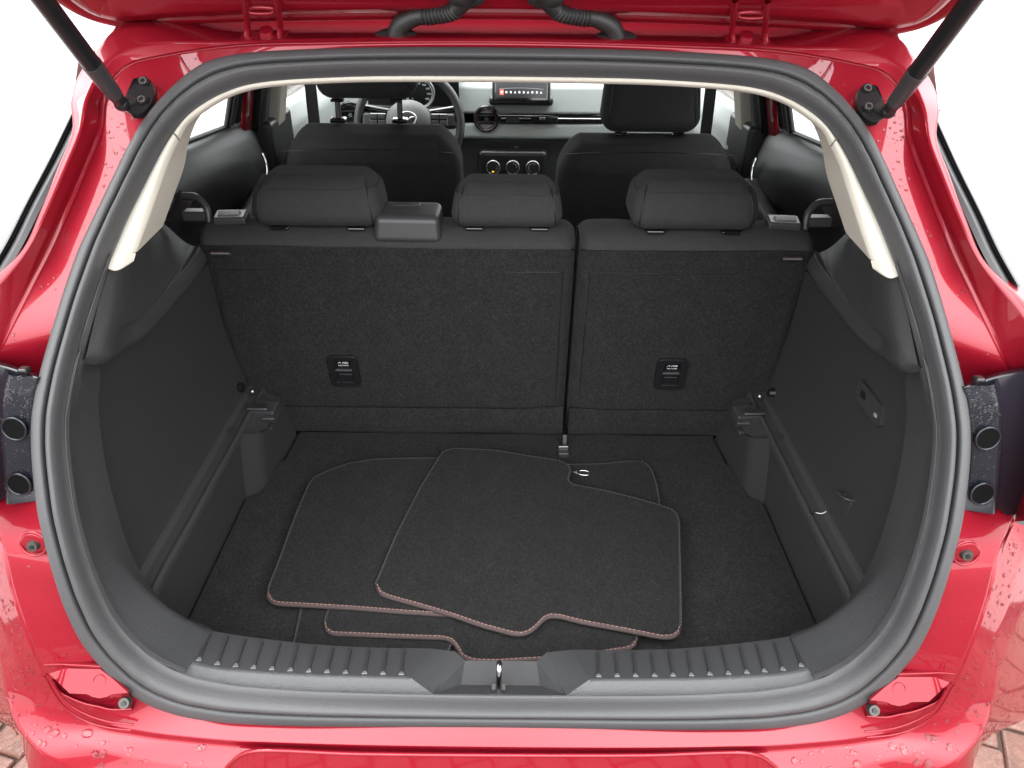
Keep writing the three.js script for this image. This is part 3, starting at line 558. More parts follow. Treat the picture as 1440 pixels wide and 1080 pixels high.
// ------------------------------------------------------------------ doors, pillars, windows
both(s => {
  const S = p => side(s, p);
  const rd = group('rear_door', car);
  const zz = [-0.77, -0.9, -1.0, -1.12, -1.25, -1.4, -1.54];
  const topY = z => 1.198 + (z + 0.95) * 0.09, row = (x, dy, k = 0) => zz.map((z, i) => S(V(x - (i === 6 ? 0.03 : i === 5 ? 0.006 : 0), topY(z) + dy - k * Math.max(0, -z - 1.02), z)));
  P('door_panel', gridGeo(roundRows([row(-0.715, 0.004), row(-0.692, 0.001), row(-0.672, -0.014, 0.06), row(-0.655, -0.05, 0.14), row(-0.648, -0.085, 0.2), row(-0.652, -0.115, 0.22), row(-0.668, -0.16, 0.2), row(-0.668, -0.36, 0.1), row(-0.668, -0.75)].map(r => smoothRow(r, 40)), 0.012)), doorVinyl, rd);
  P('armrest', place(rbox(0.06, 0.06, 0.4, 0.024, 5), S(V(-0.64, 0.985, -1.18)), 0.12, 0, 0), doorVinyl, rd);
  P('door_handle', tubeG([V(-0.648, 1.085, -1.37), V(-0.64, 1.055, -1.365), V(-0.638, 1.03, -1.345), V(-0.642, 1.022, -1.315)].map(S), 0.0055, 24, 8), chrome, rd);
  P('handle_cup', place(new THREE.SphereGeometry(0.045, 18, 12).scale(0.25, 1.1, 1), S(V(-0.672, 1.045, -1.33))), hard, rd);
  P('pull_trim', tubeG([V(-0.63, 1.0, -1.37), V(-0.626, 0.99, -1.34), V(-0.63, 0.985, -1.29)].map(S), 0.006, 16, 6), steel, rd);
  const win = (a, b, c, d) => gridGeo([[a, b].map(S), [d, c].map(S)]);
  P('window_glass', win(V(-0.71, 1.2, -0.82), V(-0.71, 1.175, -1.28), V(-0.61, 1.45, -1.31), V(-0.61, 1.45, -0.85)), pane, rd);
  P('window_seal', tubeG([V(-0.698, topY(-0.82) + 0.004, -0.82), V(-0.698, topY(-1.1) + 0.004, -1.1), V(-0.698, topY(-1.3) + 0.004, -1.3)].map(S), 0.006, 20, 6), hard, rd);
  const post = (z, w, m, n, x = -0.69) => P(n, cylBetween(S(V(x - 0.006, 1.172, z)), S(V(x + 0.085, 1.47, z - 0.035)), w, w, 14), m, rd);
  post(-1.275, 0.007, hard, 'window_channel'); post(-1.302, 0.009, plasticSmooth, 'window_frame'); post(-1.335, 0.012, hard, 'frame_seal');
  P('added_gap_panel', place(rbox(0.01, 0.52, 0.36, 0.003), S(V(-0.695, 1.225, -1.53)), 0.1, 0, s * 0.27), hard, rd);  // black panel added behind the sash, blocking white from outside and dimming it
  P('painted_sash', place(rbox(0.012, 0.36, 0.07, 0.004), S(V(-0.65, 1.29, -1.385)), 0.1, 0, s * 0.27), paint, rd);
  P('frame_seal', place(rbox(0.03, 0.36, 0.05, 0.01), S(V(-0.645, 1.3, -1.455)), 0.1, 0, s * 0.27), hard, rd);
  const bp = group('centre_pillar', car);
  P('pillar_lower', place(rbox(0.05, 0.62, 0.22, 0.014), S(V(-0.675, 0.83, -1.59))), plasticSmooth, bp);
  P('pillar_seal', place(rbox(0.03, 0.36, 0.045, 0.01), S(V(-0.642, 1.3, -1.5)), 0.05, 0, s * 0.24), rubber, bp);
  P('pillar_upper', place(rbox(0.036, 0.34, 0.085, 0.01), S(V(-0.638, 1.252, -1.585)), 0.03, 0, s * 0.22), cream, bp);
  P('seat_belt', place(rbox(0.004, 0.42, 0.046, 0.001), S(V(-0.582, 1.2, -1.69)), 0.03, s * 0.5, s * 0.05), hard, bp);
  const fd = group('front_door', car), fz = [-1.66, -1.85, -2.05, -2.25, -2.45], fr = (x, dy) => fz.map((z, i) => S(V(x, 1.13 + i * -0.008 + dy, z)));
  P('door_panel', gridGeo(roundRows([fr(-0.72, 0.004), fr(-0.69, 0), fr(-0.655, -0.05), fr(-0.645, -0.12), fr(-0.67, -0.2), fr(-0.67, -0.7)].map(r => smoothRow(r, 24)), 0.014)), dashPad, fd);
  P('window_glass', win(V(-0.715, 1.13, -1.68), V(-0.715, 1.09, -2.5), V(-0.62, 1.44, -2.05), V(-0.61, 1.46, -1.68)), pane, fd);
  P('mirror_sail', win(V(-0.70, 1.1, -2.3), V(-0.70, 1.08, -2.5), V(-0.66, 1.24, -2.42), V(-0.66, 1.24, -2.35)), plasticSmooth, fd);
  P('front_pillar', cylBetween(S(V(-0.70, 1.06, -2.62)), S(V(-0.60, 1.45, -1.98)), 0.03, 0.03, 14), cream);
  // pillar between tailgate opening and rear door, inside and outside
  const cp = group('rear_pillar', car);
  P('pillar_lining', gridGeo([[V(-0.6, 1.44, -0.5), V(-0.6, 1.44, -0.7), V(-0.6, 1.44, -0.86)], [V(-0.655, 1.2, -0.4), V(-0.66, 1.2, -0.6), V(-0.665, 1.2, -0.83)]].map(r => smoothRow(r.map(S), 10))), cream, cp);
  P('pillar_base', gridGeo([[V(-0.655, 1.2, -0.35), V(-0.66, 1.2, -0.6), V(-0.668, 1.2, -0.85)], [V(-0.665, 0.95, -0.3), V(-0.67, 0.95, -0.6), V(-0.672, 0.95, -0.87)]].map(r => smoothRow(r.map(S), 10))), plasticSmooth, cp);
  // rear wing between the lamp bracket and the side
  const wing = [[[-0.655, 1.175, -0.25], [-0.71, 1.08, -0.165], [-0.715, 0.97, -0.145], [-0.74, 0.84, -0.155], [-0.77, 0.68, -0.175]], [[-0.68, 1.165, -0.33], [-0.755, 1.075, -0.26], [-0.79, 0.96, -0.23], [-0.82, 0.82, -0.23], [-0.838, 0.64, -0.24]], [[-0.735, 1.14, -0.56], [-0.80, 1.06, -0.52], [-0.838, 0.95, -0.47], [-0.853, 0.8, -0.45], [-0.857, 0.6, -0.43]]];
  P('rear_wing', gridGeo(roundRows(wing.map(r => smoothRow(r.map(q => S(V(...q))), 24)), 0.02)), paint);
  // outer skin along the side
  const os = (y, x, z0) => [z0, -0.9, -1.6, -2.4, -3.2].map(z => S(V(x, y, z)));
  P('body_side', gridGeo(roundRows([os(1.09, -0.78, -0.5), os(1.04, -0.82, -0.48), os(0.85, -0.855, -0.42), os(0.6, -0.86, -0.4), os(0.28, -0.82, -0.4)].map(r => smoothRow(r, 20)), 0.02)), paint);
});
{ // roof, windscreen, front body, floor pan
  const rows = []; for (let k = 0; k <= 10; k++) { const z = lerp(-0.56, -1.98, k / 10), r = []; for (let j = 0; j <= 16; j++) { const x = lerp(-0.64, 0.64, j / 16); r.push(V(x, 1.505 + 0.045 * Math.sin(lerp(0.25, 1, k / 10) * Math.PI) - 0.05 * Math.pow(Math.abs(x) / 0.64, 4), z)); } rows.push(r); }
  P('roof', gridGeo(rows), paint);
  P('windscreen', gridGeo([[V(-0.6, 1.47, -1.97), V(0, 1.49, -1.95), V(0.6, 1.47, -1.97)], [V(-0.68, 1.06, -2.66), V(0, 1.06, -2.78), V(0.68, 1.06, -2.66)]].map(r => smoothRow(r, 20))), pane);
  P('bonnet', gridGeo([[V(-0.74, 1.04, -2.66), V(0, 1.05, -2.78), V(0.74, 1.04, -2.66)], [V(-0.78, 0.98, -3.3), V(0, 1.0, -3.4), V(0.78, 0.98, -3.3)], [V(-0.66, 0.82, -3.85), V(0, 0.86, -4.0), V(0.66, 0.82, -3.85)], [V(-0.66, 0.3, -3.9), V(0, 0.3, -4.05), V(0.66, 0.3, -3.9)]].map(r => smoothRow(r, 20))), paint);
  P('bulkhead', rbox(1.5, 0.8, 0.03, 0.01).translate(0, 0.65, -2.72), hard);
  P('floor_pan', rbox(1.56, 0.03, 2.4, 0.01).translate(0, 0.3, -1.85), hard);
  P('rear_pan', rbox(1.3, 0.03, 0.8, 0.01).translate(0, 0.45, -0.42), hard);
  both(s => { for (const z of [-0.72, -3.26]) { const w = P('wheel', place(new THREE.TorusGeometry(0.245, 0.083, 14, 40).rotateY(Math.PI / 2).scale(1.25, 1, 1), V(s * 0.76, 0.328, z)), tyreM); P('rim', place(new THREE.CylinderGeometry(0.2, 0.2, 0.14, 24).rotateZ(Math.PI / 2), V(s * 0.76, 0.328, z)), steel, w); } });
}

// ------------------------------------------------------------------ dashboard
{
  const d = group('dashboard', car), Z = -2.3;
  const extr = (prof, x0, x1, n = 24) => gridGeo(roundRows(prof.map(([y, z]) => { const r = []; for (let i = 0; i <= n; i++) { const x = lerp(x0, x1, i / n); r.push(V(x, y, z - 0.05 * Math.pow(Math.abs(x) / 0.7, 2))); } return r; }), 0.008));
  P('upper_pad', extr([[1.075, -2.7], [1.115, -2.45], [1.112, -2.36], [1.09, -2.325], [1.005, -2.30], [1.0, -2.31]], -0.7, 0.7), dashPad, d);
  P('trim_band', extr([[1.006, -2.312], [1.0, -2.306], [0.968, -2.304], [0.962, -2.31]], -0.12, 0.7), gloss, d);
  P('chrome_strip', rbox(0.68, 0.005, 0.006, 0.002).translate(0.3, 0.986, -2.302), chrome, d);
  P('hazard_switch', rbox(0.05, 0.02, 0.012, 0.003).translate(0.005, 0.982, -2.3), plasticSmooth, d);
  P('slim_vent', rbox(0.1, 0.02, 0.014, 0.003).translate(0.125, 0.984, -2.3), hard, d);
  P('vent_tab', rbox(0.022, 0.012, 0.02, 0.003).translate(0.115, 0.989, -2.294), chrome, d);
  P('lower_pad', extr([[0.965, -2.315], [0.962, -2.302], [0.918, -2.298], [0.908, -2.306], [0.9, -2.34]], -0.7, 0.7), dashPad, d);
  P('knee_panel', extr([[0.905, -2.35], [0.9, -2.335], [0.75, -2.34], [0.5, -2.42]], -0.7, 0.7), plasticSmooth, d);
  P('console_panel', rbox(0.27, 0.16, 0.05, 0.022, 5).translate(0.007, 0.79, -2.312), hard, d);
  P('console', rbox(0.22, 0.3, 0.8, 0.03, 4).translate(0.007, 0.48, -1.95), plasticSmooth, d);
  const airbag = new THREE.MeshStandardMaterial({ map: printTex(128, 64, (x, w, h) => { x.fillStyle = '#121213'; x.fillRect(0, 0, w, h); x.fillStyle = '#c8c8c8'; x.fillRect(10, 10, 108, 10); x.font = 'bold 24px sans-serif'; x.fillText('AIRBAG', 18, 48); }), roughness: 0.5 });
  const ap = new THREE.Mesh(new THREE.PlaneGeometry(0.024, 0.012).translate(0.02, 0.872, -2.331), airbag); ap.name = 'sticker'; d.add(ap);
  // round air vents
  for (const [cx, cy] of [[-0.093, 0.983], [-0.605, 0.988]]) {
    const v = group('air_vent', d, V(cx, cy, -2.3 - 0.04 * Math.pow(cx / 0.7, 2)));
    P('bezel', new THREE.TorusGeometry(0.043, 0.0065, 12, 40), gloss, v); const red = M({ c: [0.05, 0.006, 0.008], roughness: 0.2, clearcoat: 1 });
    P('inner_ring', new THREE.TorusGeometry(0.036, 0.0035, 10, 36), red, v);
    P('bowl', new THREE.SphereGeometry(0.042, 24, 12, 0, Math.PI * 2, Math.PI / 2, Math.PI / 2).rotateX(Math.PI / 2).scale(1, 1, 0.3).translate(0, 0, 0.004), hard, v);
    P('vane', rbox(0.07, 0.003, 0.012, 0.001).translate(0, 0.012, -0.002), hard, v); P('vane', rbox(0.07, 0.003, 0.012, 0.001).translate(0, -0.012, -0.002), hard, v);
    P('hub', new THREE.CylinderGeometry(0.008, 0.009, 0.014, 20).rotateX(Math.PI / 2).translate(0, 0, 0.004), chrome, v);
  }
  // centre screen
  const sg = group('display', d, V(0.036, 1.113, -2.262)); sg.rotation.x = -0.12;
  P('screen_housing', rbox(0.212, 0.125, 0.02, 0.012, 4), gloss, sg);
  P('screen_foot', rbox(0.235, 0.03, 0.06, 0.012, 3).translate(0, -0.058, -0.03), hard, sg);
  const scr = printTex(512, 256, (x, w, h) => {
    x.fillStyle = '#1b1c1e'; x.fillRect(0, 0, w, h); x.fillStyle = '#dfe6e6'; x.font = '24px sans-serif'; x.fillRect(84, 66, 92, 12);
    x.strokeStyle = '#8c9294'; x.lineWidth = 3; x.beginPath(); x.moveTo(30, 178); x.quadraticCurveTo(256, 160, 482, 178); x.stroke();
    x.fillStyle = '#e0604c'; x.fillRect(36, 184, 42, 46); x.fillStyle = '#f4d8d0'; x.fillRect(48, 196, 18, 20);
    for (let i = 0; i < 9; i++) { const cx = 104 + i * 44; x.fillStyle = '#e8ecec'; if (i % 3 === 0) { x.beginPath(); x.arc(cx, 206, 10, 0, 7); x.fill(); } else if (i % 3 === 1) { x.fillRect(cx - 7, 197, 15, 18); } else { x.beginPath(); x.moveTo(cx - 11, 214); x.lineTo(cx, 196); x.lineTo(cx + 11, 214); x.fill(); } }
  });
  const sm = new THREE.MeshStandardMaterial({ map: scr, roughness: 0.12, emissive: new THREE.Color(1, 1, 1), emissiveMap: scr, emissiveIntensity: 0.22 });
  const so = new THREE.Mesh(new THREE.PlaneGeometry(0.182, 0.1).translate(0, 0.004, 0.0106), sm); so.name = 'screen'; sg.add(so);
  // heating controls
  [-0.068, 0.007, 0.084].forEach((x, i) => {
    const k = group('heater_knob', d, V(x, 0.807, -2.284)); k.rotation.x = -0.1;
    P('knob_ring', new THREE.TorusGeometry(0.0245, 0.0032, 10, 40), chrome, k);
    P('knob_face', new THREE.CylinderGeometry(0.0225, 0.0235, 0.012, 32).rotateX(Math.PI / 2), hard, k);
    const marks = []; for (let a = 0; a < (i === 2 ? 6 : 3); a++) { const t = -0.8 + a * 0.55; marks.push(rbox(0.003, 0.0045, 0.001, 0.0003, 1).translate(0.016 * Math.cos(t + i), 0.016 * Math.sin(t + i), 0.0065)); }
    P('knob_print', merge(marks), mark, k);
    if (!i) P('knob_led', rbox(0.007, 0.0035, 0.001, 0.0003, 1).translate(0, -0.015, 0.0066), new THREE.MeshStandardMaterial({ color: 0xffb020, emissive: 0xffa820, emissiveIntensity: 0.5 }), k);
  });
  // instrument cluster
  const c = group('instrument_cluster', d, V(-0.36, 1.085, -2.28));
  P('hood', extr([[1.16, -2.42], [1.168, -2.3], [1.158, -2.25], [1.03, -2.27]], -0.53, -0.19).translate(0.36, -1.085, 2.28), hard, c);
  const dial = printTex(256, 256, (x, w, h) => { x.fillStyle = '#0d0e0f'; x.fillRect(0, 0, w, h); x.strokeStyle = '#dfe3e3'; x.lineWidth = 5; x.beginPath(); x.arc(128, 128, 116, 0, 7); x.stroke(); x.fillStyle = '#dfe3e3'; x.font = 'bold 22px sans-serif'; x.textAlign = 'center'; for (let i = 0; i < 9; i++) { const a = Math.PI * (0.8 + 1.4 * i / 8); x.fillText(String(i * 20), 128 + 84 * Math.cos(a), 136 + 84 * Math.sin(a)); x.lineWidth = 4; x.beginPath(); x.moveTo(128 + 104 * Math.cos(a), 128 + 104 * Math.sin(a)); x.lineTo(128 + 115 * Math.cos(a), 128 + 115 * Math.sin(a)); x.stroke(); } });
  const dm = new THREE.Mesh(new THREE.CircleGeometry(0.05, 40).translate(0.03, 0.0, 0.048), new THREE.MeshStandardMaterial({ map: dial, roughness: 0.3 })); dm.name = 'dial'; c.add(dm);
  P('dial_ring', new THREE.TorusGeometry(0.052, 0.004, 10, 44).translate(0.03, 0, 0.048), steel, c);
}
{ // steering wheel
  const w = group('steering_wheel', car, V(-0.348, 1.018, -2.04)); w.rotation.x = -0.42;
  P('wheel_rim', new THREE.TorusGeometry(0.176, 0.0145, 14, 64), doorVinyl, w);
  P('hub', place(rbox(0.15, 0.12, 0.05, 0.024, 5), V(0, -0.005, 0.004)), doorVinyl, w);
  P('hub_cover', new THREE.SphereGeometry(0.075, 28, 16).scale(1.05, 0.95, 0.45).translate(0, 0.005, 0.014), hubVinyl, w);
  for (const s of [-1, 1]) { P('spoke', place(rbox(0.09, 0.05, 0.024, 0.01, 4), V(s * 0.115, 0.008, 0), 0, 0, s * 0.06), doorVinyl, w); const b = P('switch_pad', place(rbox(0.06, 0.045, 0.014, 0.006, 3), V(s * 0.105, 0.01, 0.012)), gloss, w); for (const [x, y] of [[-0.014, 0.01], [0.014, 0.01], [-0.014, -0.01], [0.014, -0.01]]) P('switch', rbox(0.024, 0.016, 0.004, 0.0015).translate(s * 0.105 + x, 0.01 + y, 0.021), plasticSmooth, b); }
  P('lower_spoke', place(rbox(0.035, 0.12, 0.02, 0.008), V(0, -0.11, 0)), steel, w);
  const e = P('emblem', new THREE.TorusGeometry(0.026, 0.003, 10, 40).scale(1.15, 0.88, 1).translate(0, 0.006, 0.05), chrome, w);
  P('emblem_wing', vtube([V(-0.027, 0.012, 0.05), V(-0.014, 0.011, 0.051), V(-0.004, 0.003, 0.051), V(0, -0.002, 0.051), V(0.004, 0.003, 0.051), V(0.014, 0.011, 0.051), V(0.027, 0.012, 0.05)], 40, 8, t => 0.0035 - 0.002 * Math.abs(t - 0.5)), chrome, e);
  for (const s of [-1, 1]) P('stalk', cylBetween(V(-0.348 + s * 0.03, 1.04, -2.1), V(-0.348 + s * 0.17, 1.06, -2.09), 0.009, 0.013), gloss);
}

// ------------------------------------------------------------------ tailgate (raised), hinges, struts, grommets
{
  const tg = group('tailgate', car, V(0, 0, 0));
  const slope = 0.72, gate = (x, t, off = 0) => { const n = V(0, 1, -slope).normalize(), d = V(0, slope, 1).normalize(); return V(x, 1.490, -0.5).addScaledVector(d, t).addScaledVector(n, off); };
  // outline of the gate in its own plane: half width against distance from the hinge line
  const tt = [0, 0.06, 0.2, 0.4, 0.6, 0.8, 0.95, 1.0], hw = [0.52, 0.57, 0.605, 0.615, 0.62, 0.6, 0.55, 0.5];
  const hw2 = t => { let i = 0; while (i < tt.length - 2 && t > tt[i + 1]) i++; return lerp(hw[i], hw[i + 1], Math.min(1, Math.max(0, (t - tt[i]) / (tt[i + 1] - tt[i])))); };
  const nx = 48, rowAt = (t, o, inset = 0) => { const r = []; for (let j = 0; j <= nx; j++) { const k = lerp(-1, 1, j / nx), x = k * (hw2(t) - inset); r.push(gate(x, t, o - 0.03 * Math.pow(Math.abs(k), 4))); } return r; };
  // painted inner frame near the hinges with pressed bead and gutter; its rim is read off the photograph
  const gd = V(0, slope, 1).normalize(), gn = V(0, 1, -slope).normalize();
  const gHit = (u, v) => { const r = ray(u, v), q = V(0, 1.49, -0.5), t = q.clone().sub(CAM).dot(gn) / r.dot(gn), p = onRay(r, t); return new THREE.Vector2(p.x, p.clone().sub(q).dot(gd)); };
  const rimL = [new THREE.Vector2(-0.612, 0.4), new THREE.Vector2(-0.604, 0.22), ...[[68, -2], [90, 14], [115, 27], [145, 37], [178, 43], [215, 43], [255, 39], [330, 36], [480, 33], [620, 32]].map(q => gHit(...q))], y9 = gHit(706, 32);
  const rim2 = [...rimL, new THREE.Vector2(0, y9.y), ...rimL.slice().reverse().map(q => new THREE.Vector2(-q.x, q.y))];
  const rc = new THREE.CatmullRomCurve3(rim2.map(q => V(q.x, q.y, 0)), false, 'centripetal'), rn = 160, rp = rc.getPoints(rn);
  const rimRow = (dist, off) => rp.map((p, i) => { const tn = rp[Math.min(rn, i + 1)].clone().sub(rp[Math.max(0, i - 1)]).normalize(), inn = V(-tn.y, tn.x, 0), q = p.clone().addScaledVector(inn, dist); return gate(q.x, q.y, off); });
  P('inner_frame', gridGeo(roundRows([rimRow(0.0, 0.05), rimRow(0.0, 0.01), rimRow(0.005, 0.0), rimRow(0.016, 0.0), rimRow(0.02, 0.006), rimRow(0.027, 0.006), rimRow(0.032, -0.005), rimRow(0.05, -0.009), rimRow(0.08, -0.004), rimRow(0.12, 0.01)], 0.003)), paint, tg);
  P('outer_skin', gridGeo([rowAt(0.0, 0.05), rowAt(0.06, 0.075), rowAt(0.14, 0.08)]), paint, tg);
  P('rear_window', gridGeo([rowAt(0.14, 0.05, 0.03), rowAt(0.3, 0.055, 0.04), rowAt(0.46, 0.05, 0.04)]), glassDark, tg);
  for (const s of [-1, 1]) P('window_frame', gridGeo([[0.1, 0.2, 0.3, 0.4, 0.5].map(t => gate(s * (hw2(t) - 0.07), t, 0.0)), [0.1, 0.2, 0.3, 0.4, 0.5].map(t => gate(s * (hw2(t) + 0.0), t, -0.02)), [0.1, 0.2, 0.3, 0.4, 0.5].map(t => gate(s * hw2(t), t, 0.06))]), paint, tg);
  P('inner_lining', gridGeo([rowAt(0.46, 0.0, 0.03), rowAt(0.5, -0.03, 0.02), rowAt(0.8, -0.03, 0.02), rowAt(0.97, 0.0, 0.03)]), plastic, tg);
  P('lower_skin', gridGeo([rowAt(0.44, 0.06), rowAt(0.6, 0.1), rowAt(0.85, 0.11), rowAt(1.0, 0.02), rowAt(0.97, 0.0, 0.03)]), paint, tg);
  // hinges
  both(s => {
    const hg = group('hinge', car), hp2 = (u, v, z) => side(s, hz(u, v, z));
    for (const u of [348, 394]) P('hinge_arm', tubeG([hp2(u - 1, 52, -0.478), hp2(u, 38, -0.474), hp2(u - 2, 20, -0.455), hp2(u - 5, -6, -0.42)], 0.0042, 24, 8), paint, hg);
    P('hinge_bar', tubeG([hp2(349, 17, -0.452), hp2(383, 18, -0.452), hp2(386, 13, -0.448), hp2(350, 12, -0.448)], 0.0028, 24, 8, true), paint, hg);
    P('hinge_foot', place(rbox(0.062, 0.006, 0.03, 0.002), hp2(372, 52, -0.482), 0.35), paint, hg);
    P('hinge_bolt', place(new THREE.CylinderGeometry(0.009, 0.011, 0.009, 20), hp2(375, 48, -0.48).add(V(0, 0.002, 0)), 0.5), paint, hg);
  });
  // gas struts with their brackets
  both(s => {
    const S = p => side(s, p), gs = group('gas_strut', car), ball = hp(171, 146, 0.035), mid = hz(58, -4, -0.245), dir = mid.clone().sub(ball).normalize(), top = ball.clone().addScaledVector(dir, 0.5);
    const bt = ball.clone().addScaledVector(dir, -0.004);
    P('strut_rod', cylBetween(S(ball.clone().addScaledVector(dir, 0.06)), S(top), 0.0112, 0.0112, 24), hard, gs);
    P('strut_sleeve', cylBetween(S(ball.clone().addScaledVector(dir, 0.018)), S(ball.clone().addScaledVector(dir, 0.075)), 0.0098, 0.0122, 24), plasticSmooth, gs);
    P('strut_socket', merge([cylBetween(S(ball.clone().addScaledVector(dir, -0.004)), S(ball.clone().addScaledVector(dir, 0.022)), 0.0075, 0.009, 20), place(new THREE.SphereGeometry(0.0095, 20, 14), S(ball))]), hard, gs);
    const pl = hp(186, 142, 0.016); P('ball_stud', cylBetween(S(ball), S(pl), 0.0065, 0.008, 18), zinc, gs);
    const px = [[172, 145], [180, 127], [187, 111], [193, 109], [210, 112], [215, 118], [216, 134], [213, 145], [204, 156], [194, 162], [184, 160], [175, 153]];
    const br = P('strut_bracket', plate(px, px.map(([u, v], i) => S(hp(u, v, i < 3 || i > 9 ? 0.026 : 0.012))), gNormal(1.39), 0.008), hard, gs);
    for (const q of [[203, 116], [201, 142]]) { const c = S(hp(...q, 0.014)), b = P('bolt', place(new THREE.CylinderGeometry(0.0075, 0.0085, 0.008, 6).rotateX(0.75), c), hard, br); P('bolt_head', place(new THREE.TorusGeometry(0.0042, 0.0014, 8, 18).rotateX(-0.75), c.clone().add(V(0, 0.003, 0.003))), zinc, b); }
  });
  // corrugated cable grommets
  both(s => {
    const hp2 = (u, v, z) => side(s, hz(u, v, z)), gg = group('cable_grommet', car);
    const pts = [hp2(558, 50, -0.482), hp2(563, 36, -0.478), hp2(583, 25, -0.474), hp2(608, 22, -0.468), hp2(634, 17, -0.458), hp2(652, 4, -0.445), hp2(664, -10, -0.43)];
    P('boot_tube', vtube(pts, 220, 18, t => { const c = t > 0.36 && t < 0.72; return (t < 0.3 ? lerp(0.0135, 0.0108, t / 0.3) : 0.0105) + (c ? 0.0014 * Math.cos((t - 0.36) / 0.36 * Math.PI * 2 * 9) : 0); }), hoseRubber, gg);
    P('grommet_base', place(new THREE.SphereGeometry(0.029, 28, 14).scale(1, 0.26, 0.62), hp2(557, 50, -0.485), 0.35), hoseRubber, gg);
    P('upper_base', place(new THREE.SphereGeometry(0.024, 24, 12).scale(1, 0.4, 0.6), hp2(656, -3, -0.437), -0.9), hoseRubber, gg);
  });
}

// ------------------------------------------------------------------ quarter windows beside the opening
both(s => {
  const S = p => side(s, p), h = a => smoothRow(a.map(S), 40), H = (l, o) => l.map(([u, v]) => hp(u, v, o));
  const l0 = [[121, 158], [89, 230], [60, 288], [32, 345], [2, 395]], l1 = [[116, 156], [80, 228], [48, 288], [20, 345], [-8, 392]], l2 = [[106, 150], [70, 224], [36, 288], [8, 343], [-20, 390]], l3 = [[98, 143], [60, 216], [26, 282], [0, 330], [-32, 385]];
  const t0 = H(l0, 0.03), t1 = H(l1, 0.036), t1b = H(l1, 0.006).map(p => p.clone().add(V(-0.004, 0, 0))), t2 = H(l2, 0.004), t2b = H(l2, 0.026), t3 = H(l3, 0.0), t4 = t3.map(p => p.clone().add(V(-0.05, 0, -0.5)));
  const q = P('quarter_window', gridGeo(roundRows([t2b.map(p => p.clone().add(V(0, 0, -0.02))), t2b, t3, t4].map(h), 0.004)), glassDark);
  P('window_rubber', gridGeo(roundRows([t0, t1, t1b, t2, t2b.map(p => p.clone().add(V(0.002, 0, -0.008)))].map(h), 0.003)), plasticSmooth, q);
});
// ------------------------------------------------------------------ black lamp brackets, black discs for the shade in their holes
const bracketRows = [];
both(s => {
  const S = p => side(s, p);
  const inner = [[54, 532], [49, 560], [46, 600], [46, 640], [50, 680], [55, 704]].map(([u, v], i) => hz(u, v, lerp(-0.115, -0.078, i / 5)));
  const fold = [[12, 528], [4, 560], [2, 600], [3, 640], [6, 680], [9, 710]].map(([u, v], i) => hz(u, v, lerp(-0.108, -0.072, i / 5)));
  const outer = [[-60, 500], [-70, 560], [-72, 600], [-70, 640], [-68, 680], [-50, 745]].map(([u, v]) => hz(u, v, -0.13));
  const topIn = inner.map((p, i) => p.clone().add(V(0.002, 0, -0.02)));
  const lb = group('lamp_bracket', car);
  P('bracket_plate', gridGeo(roundRows([topIn, inner, fold, fold.map(p => p.clone().add(V(-0.008, 0.002, -0.012))), outer].map(r => smoothRow(r.map(S), 30)), 0.004)), lampBlack, lb);
  bracketRows.push([inner, fold].map(r => smoothRow(r.map(S), 30)));
  // turned upper lip with a small clip
  const lip = [[54, 531], [40, 526], [24, 520], [0, 513], [-40, 505]].map(([u, v]) => hp(u, v, 0.012)), lipB = [[56, 528], [40, 521], [24, 516], [0, 508], [-40, 500]].map(([u, v]) => hp(u, v, -0.008)), lipC = [[52, 545], [38, 540], [22, 536], [2, 532], [-40, 525]].map(([u, v]) => hp(u, v, 0.009));
  P('bracket_lip', gridGeo(roundRows([lipB, lip, lipC].map(r => smoothRow(r.map(S), 20)), 0.003)), lampBlack, lb);
  P('bracket_clip', place(rbox(0.012, 0.008, 0.012, 0.003), S(hp(34, 521, 0.016))), hard, lb);
  for (const [u, v] of [[20, 603], [27, 681]]) { const c = S(hz(u, v, lerp(-0.0935, -0.0795, (v - 603) / 78))); const o = P('hole_shade_disc', new THREE.CylinderGeometry(0.0135, 0.012, 0.001, 26).rotateX(Math.PI / 2 - 0.18).translate(c.x, c.y, c.z), holeShade, lb); P('hole_rim', new THREE.TorusGeometry(0.0142, 0.0016, 8, 30).rotateX(-0.18).translate(c.x, c.y, c.z + 0.0005), lampBlack, o); }  // matte black discs on the plate paint in the dark of the holes
});
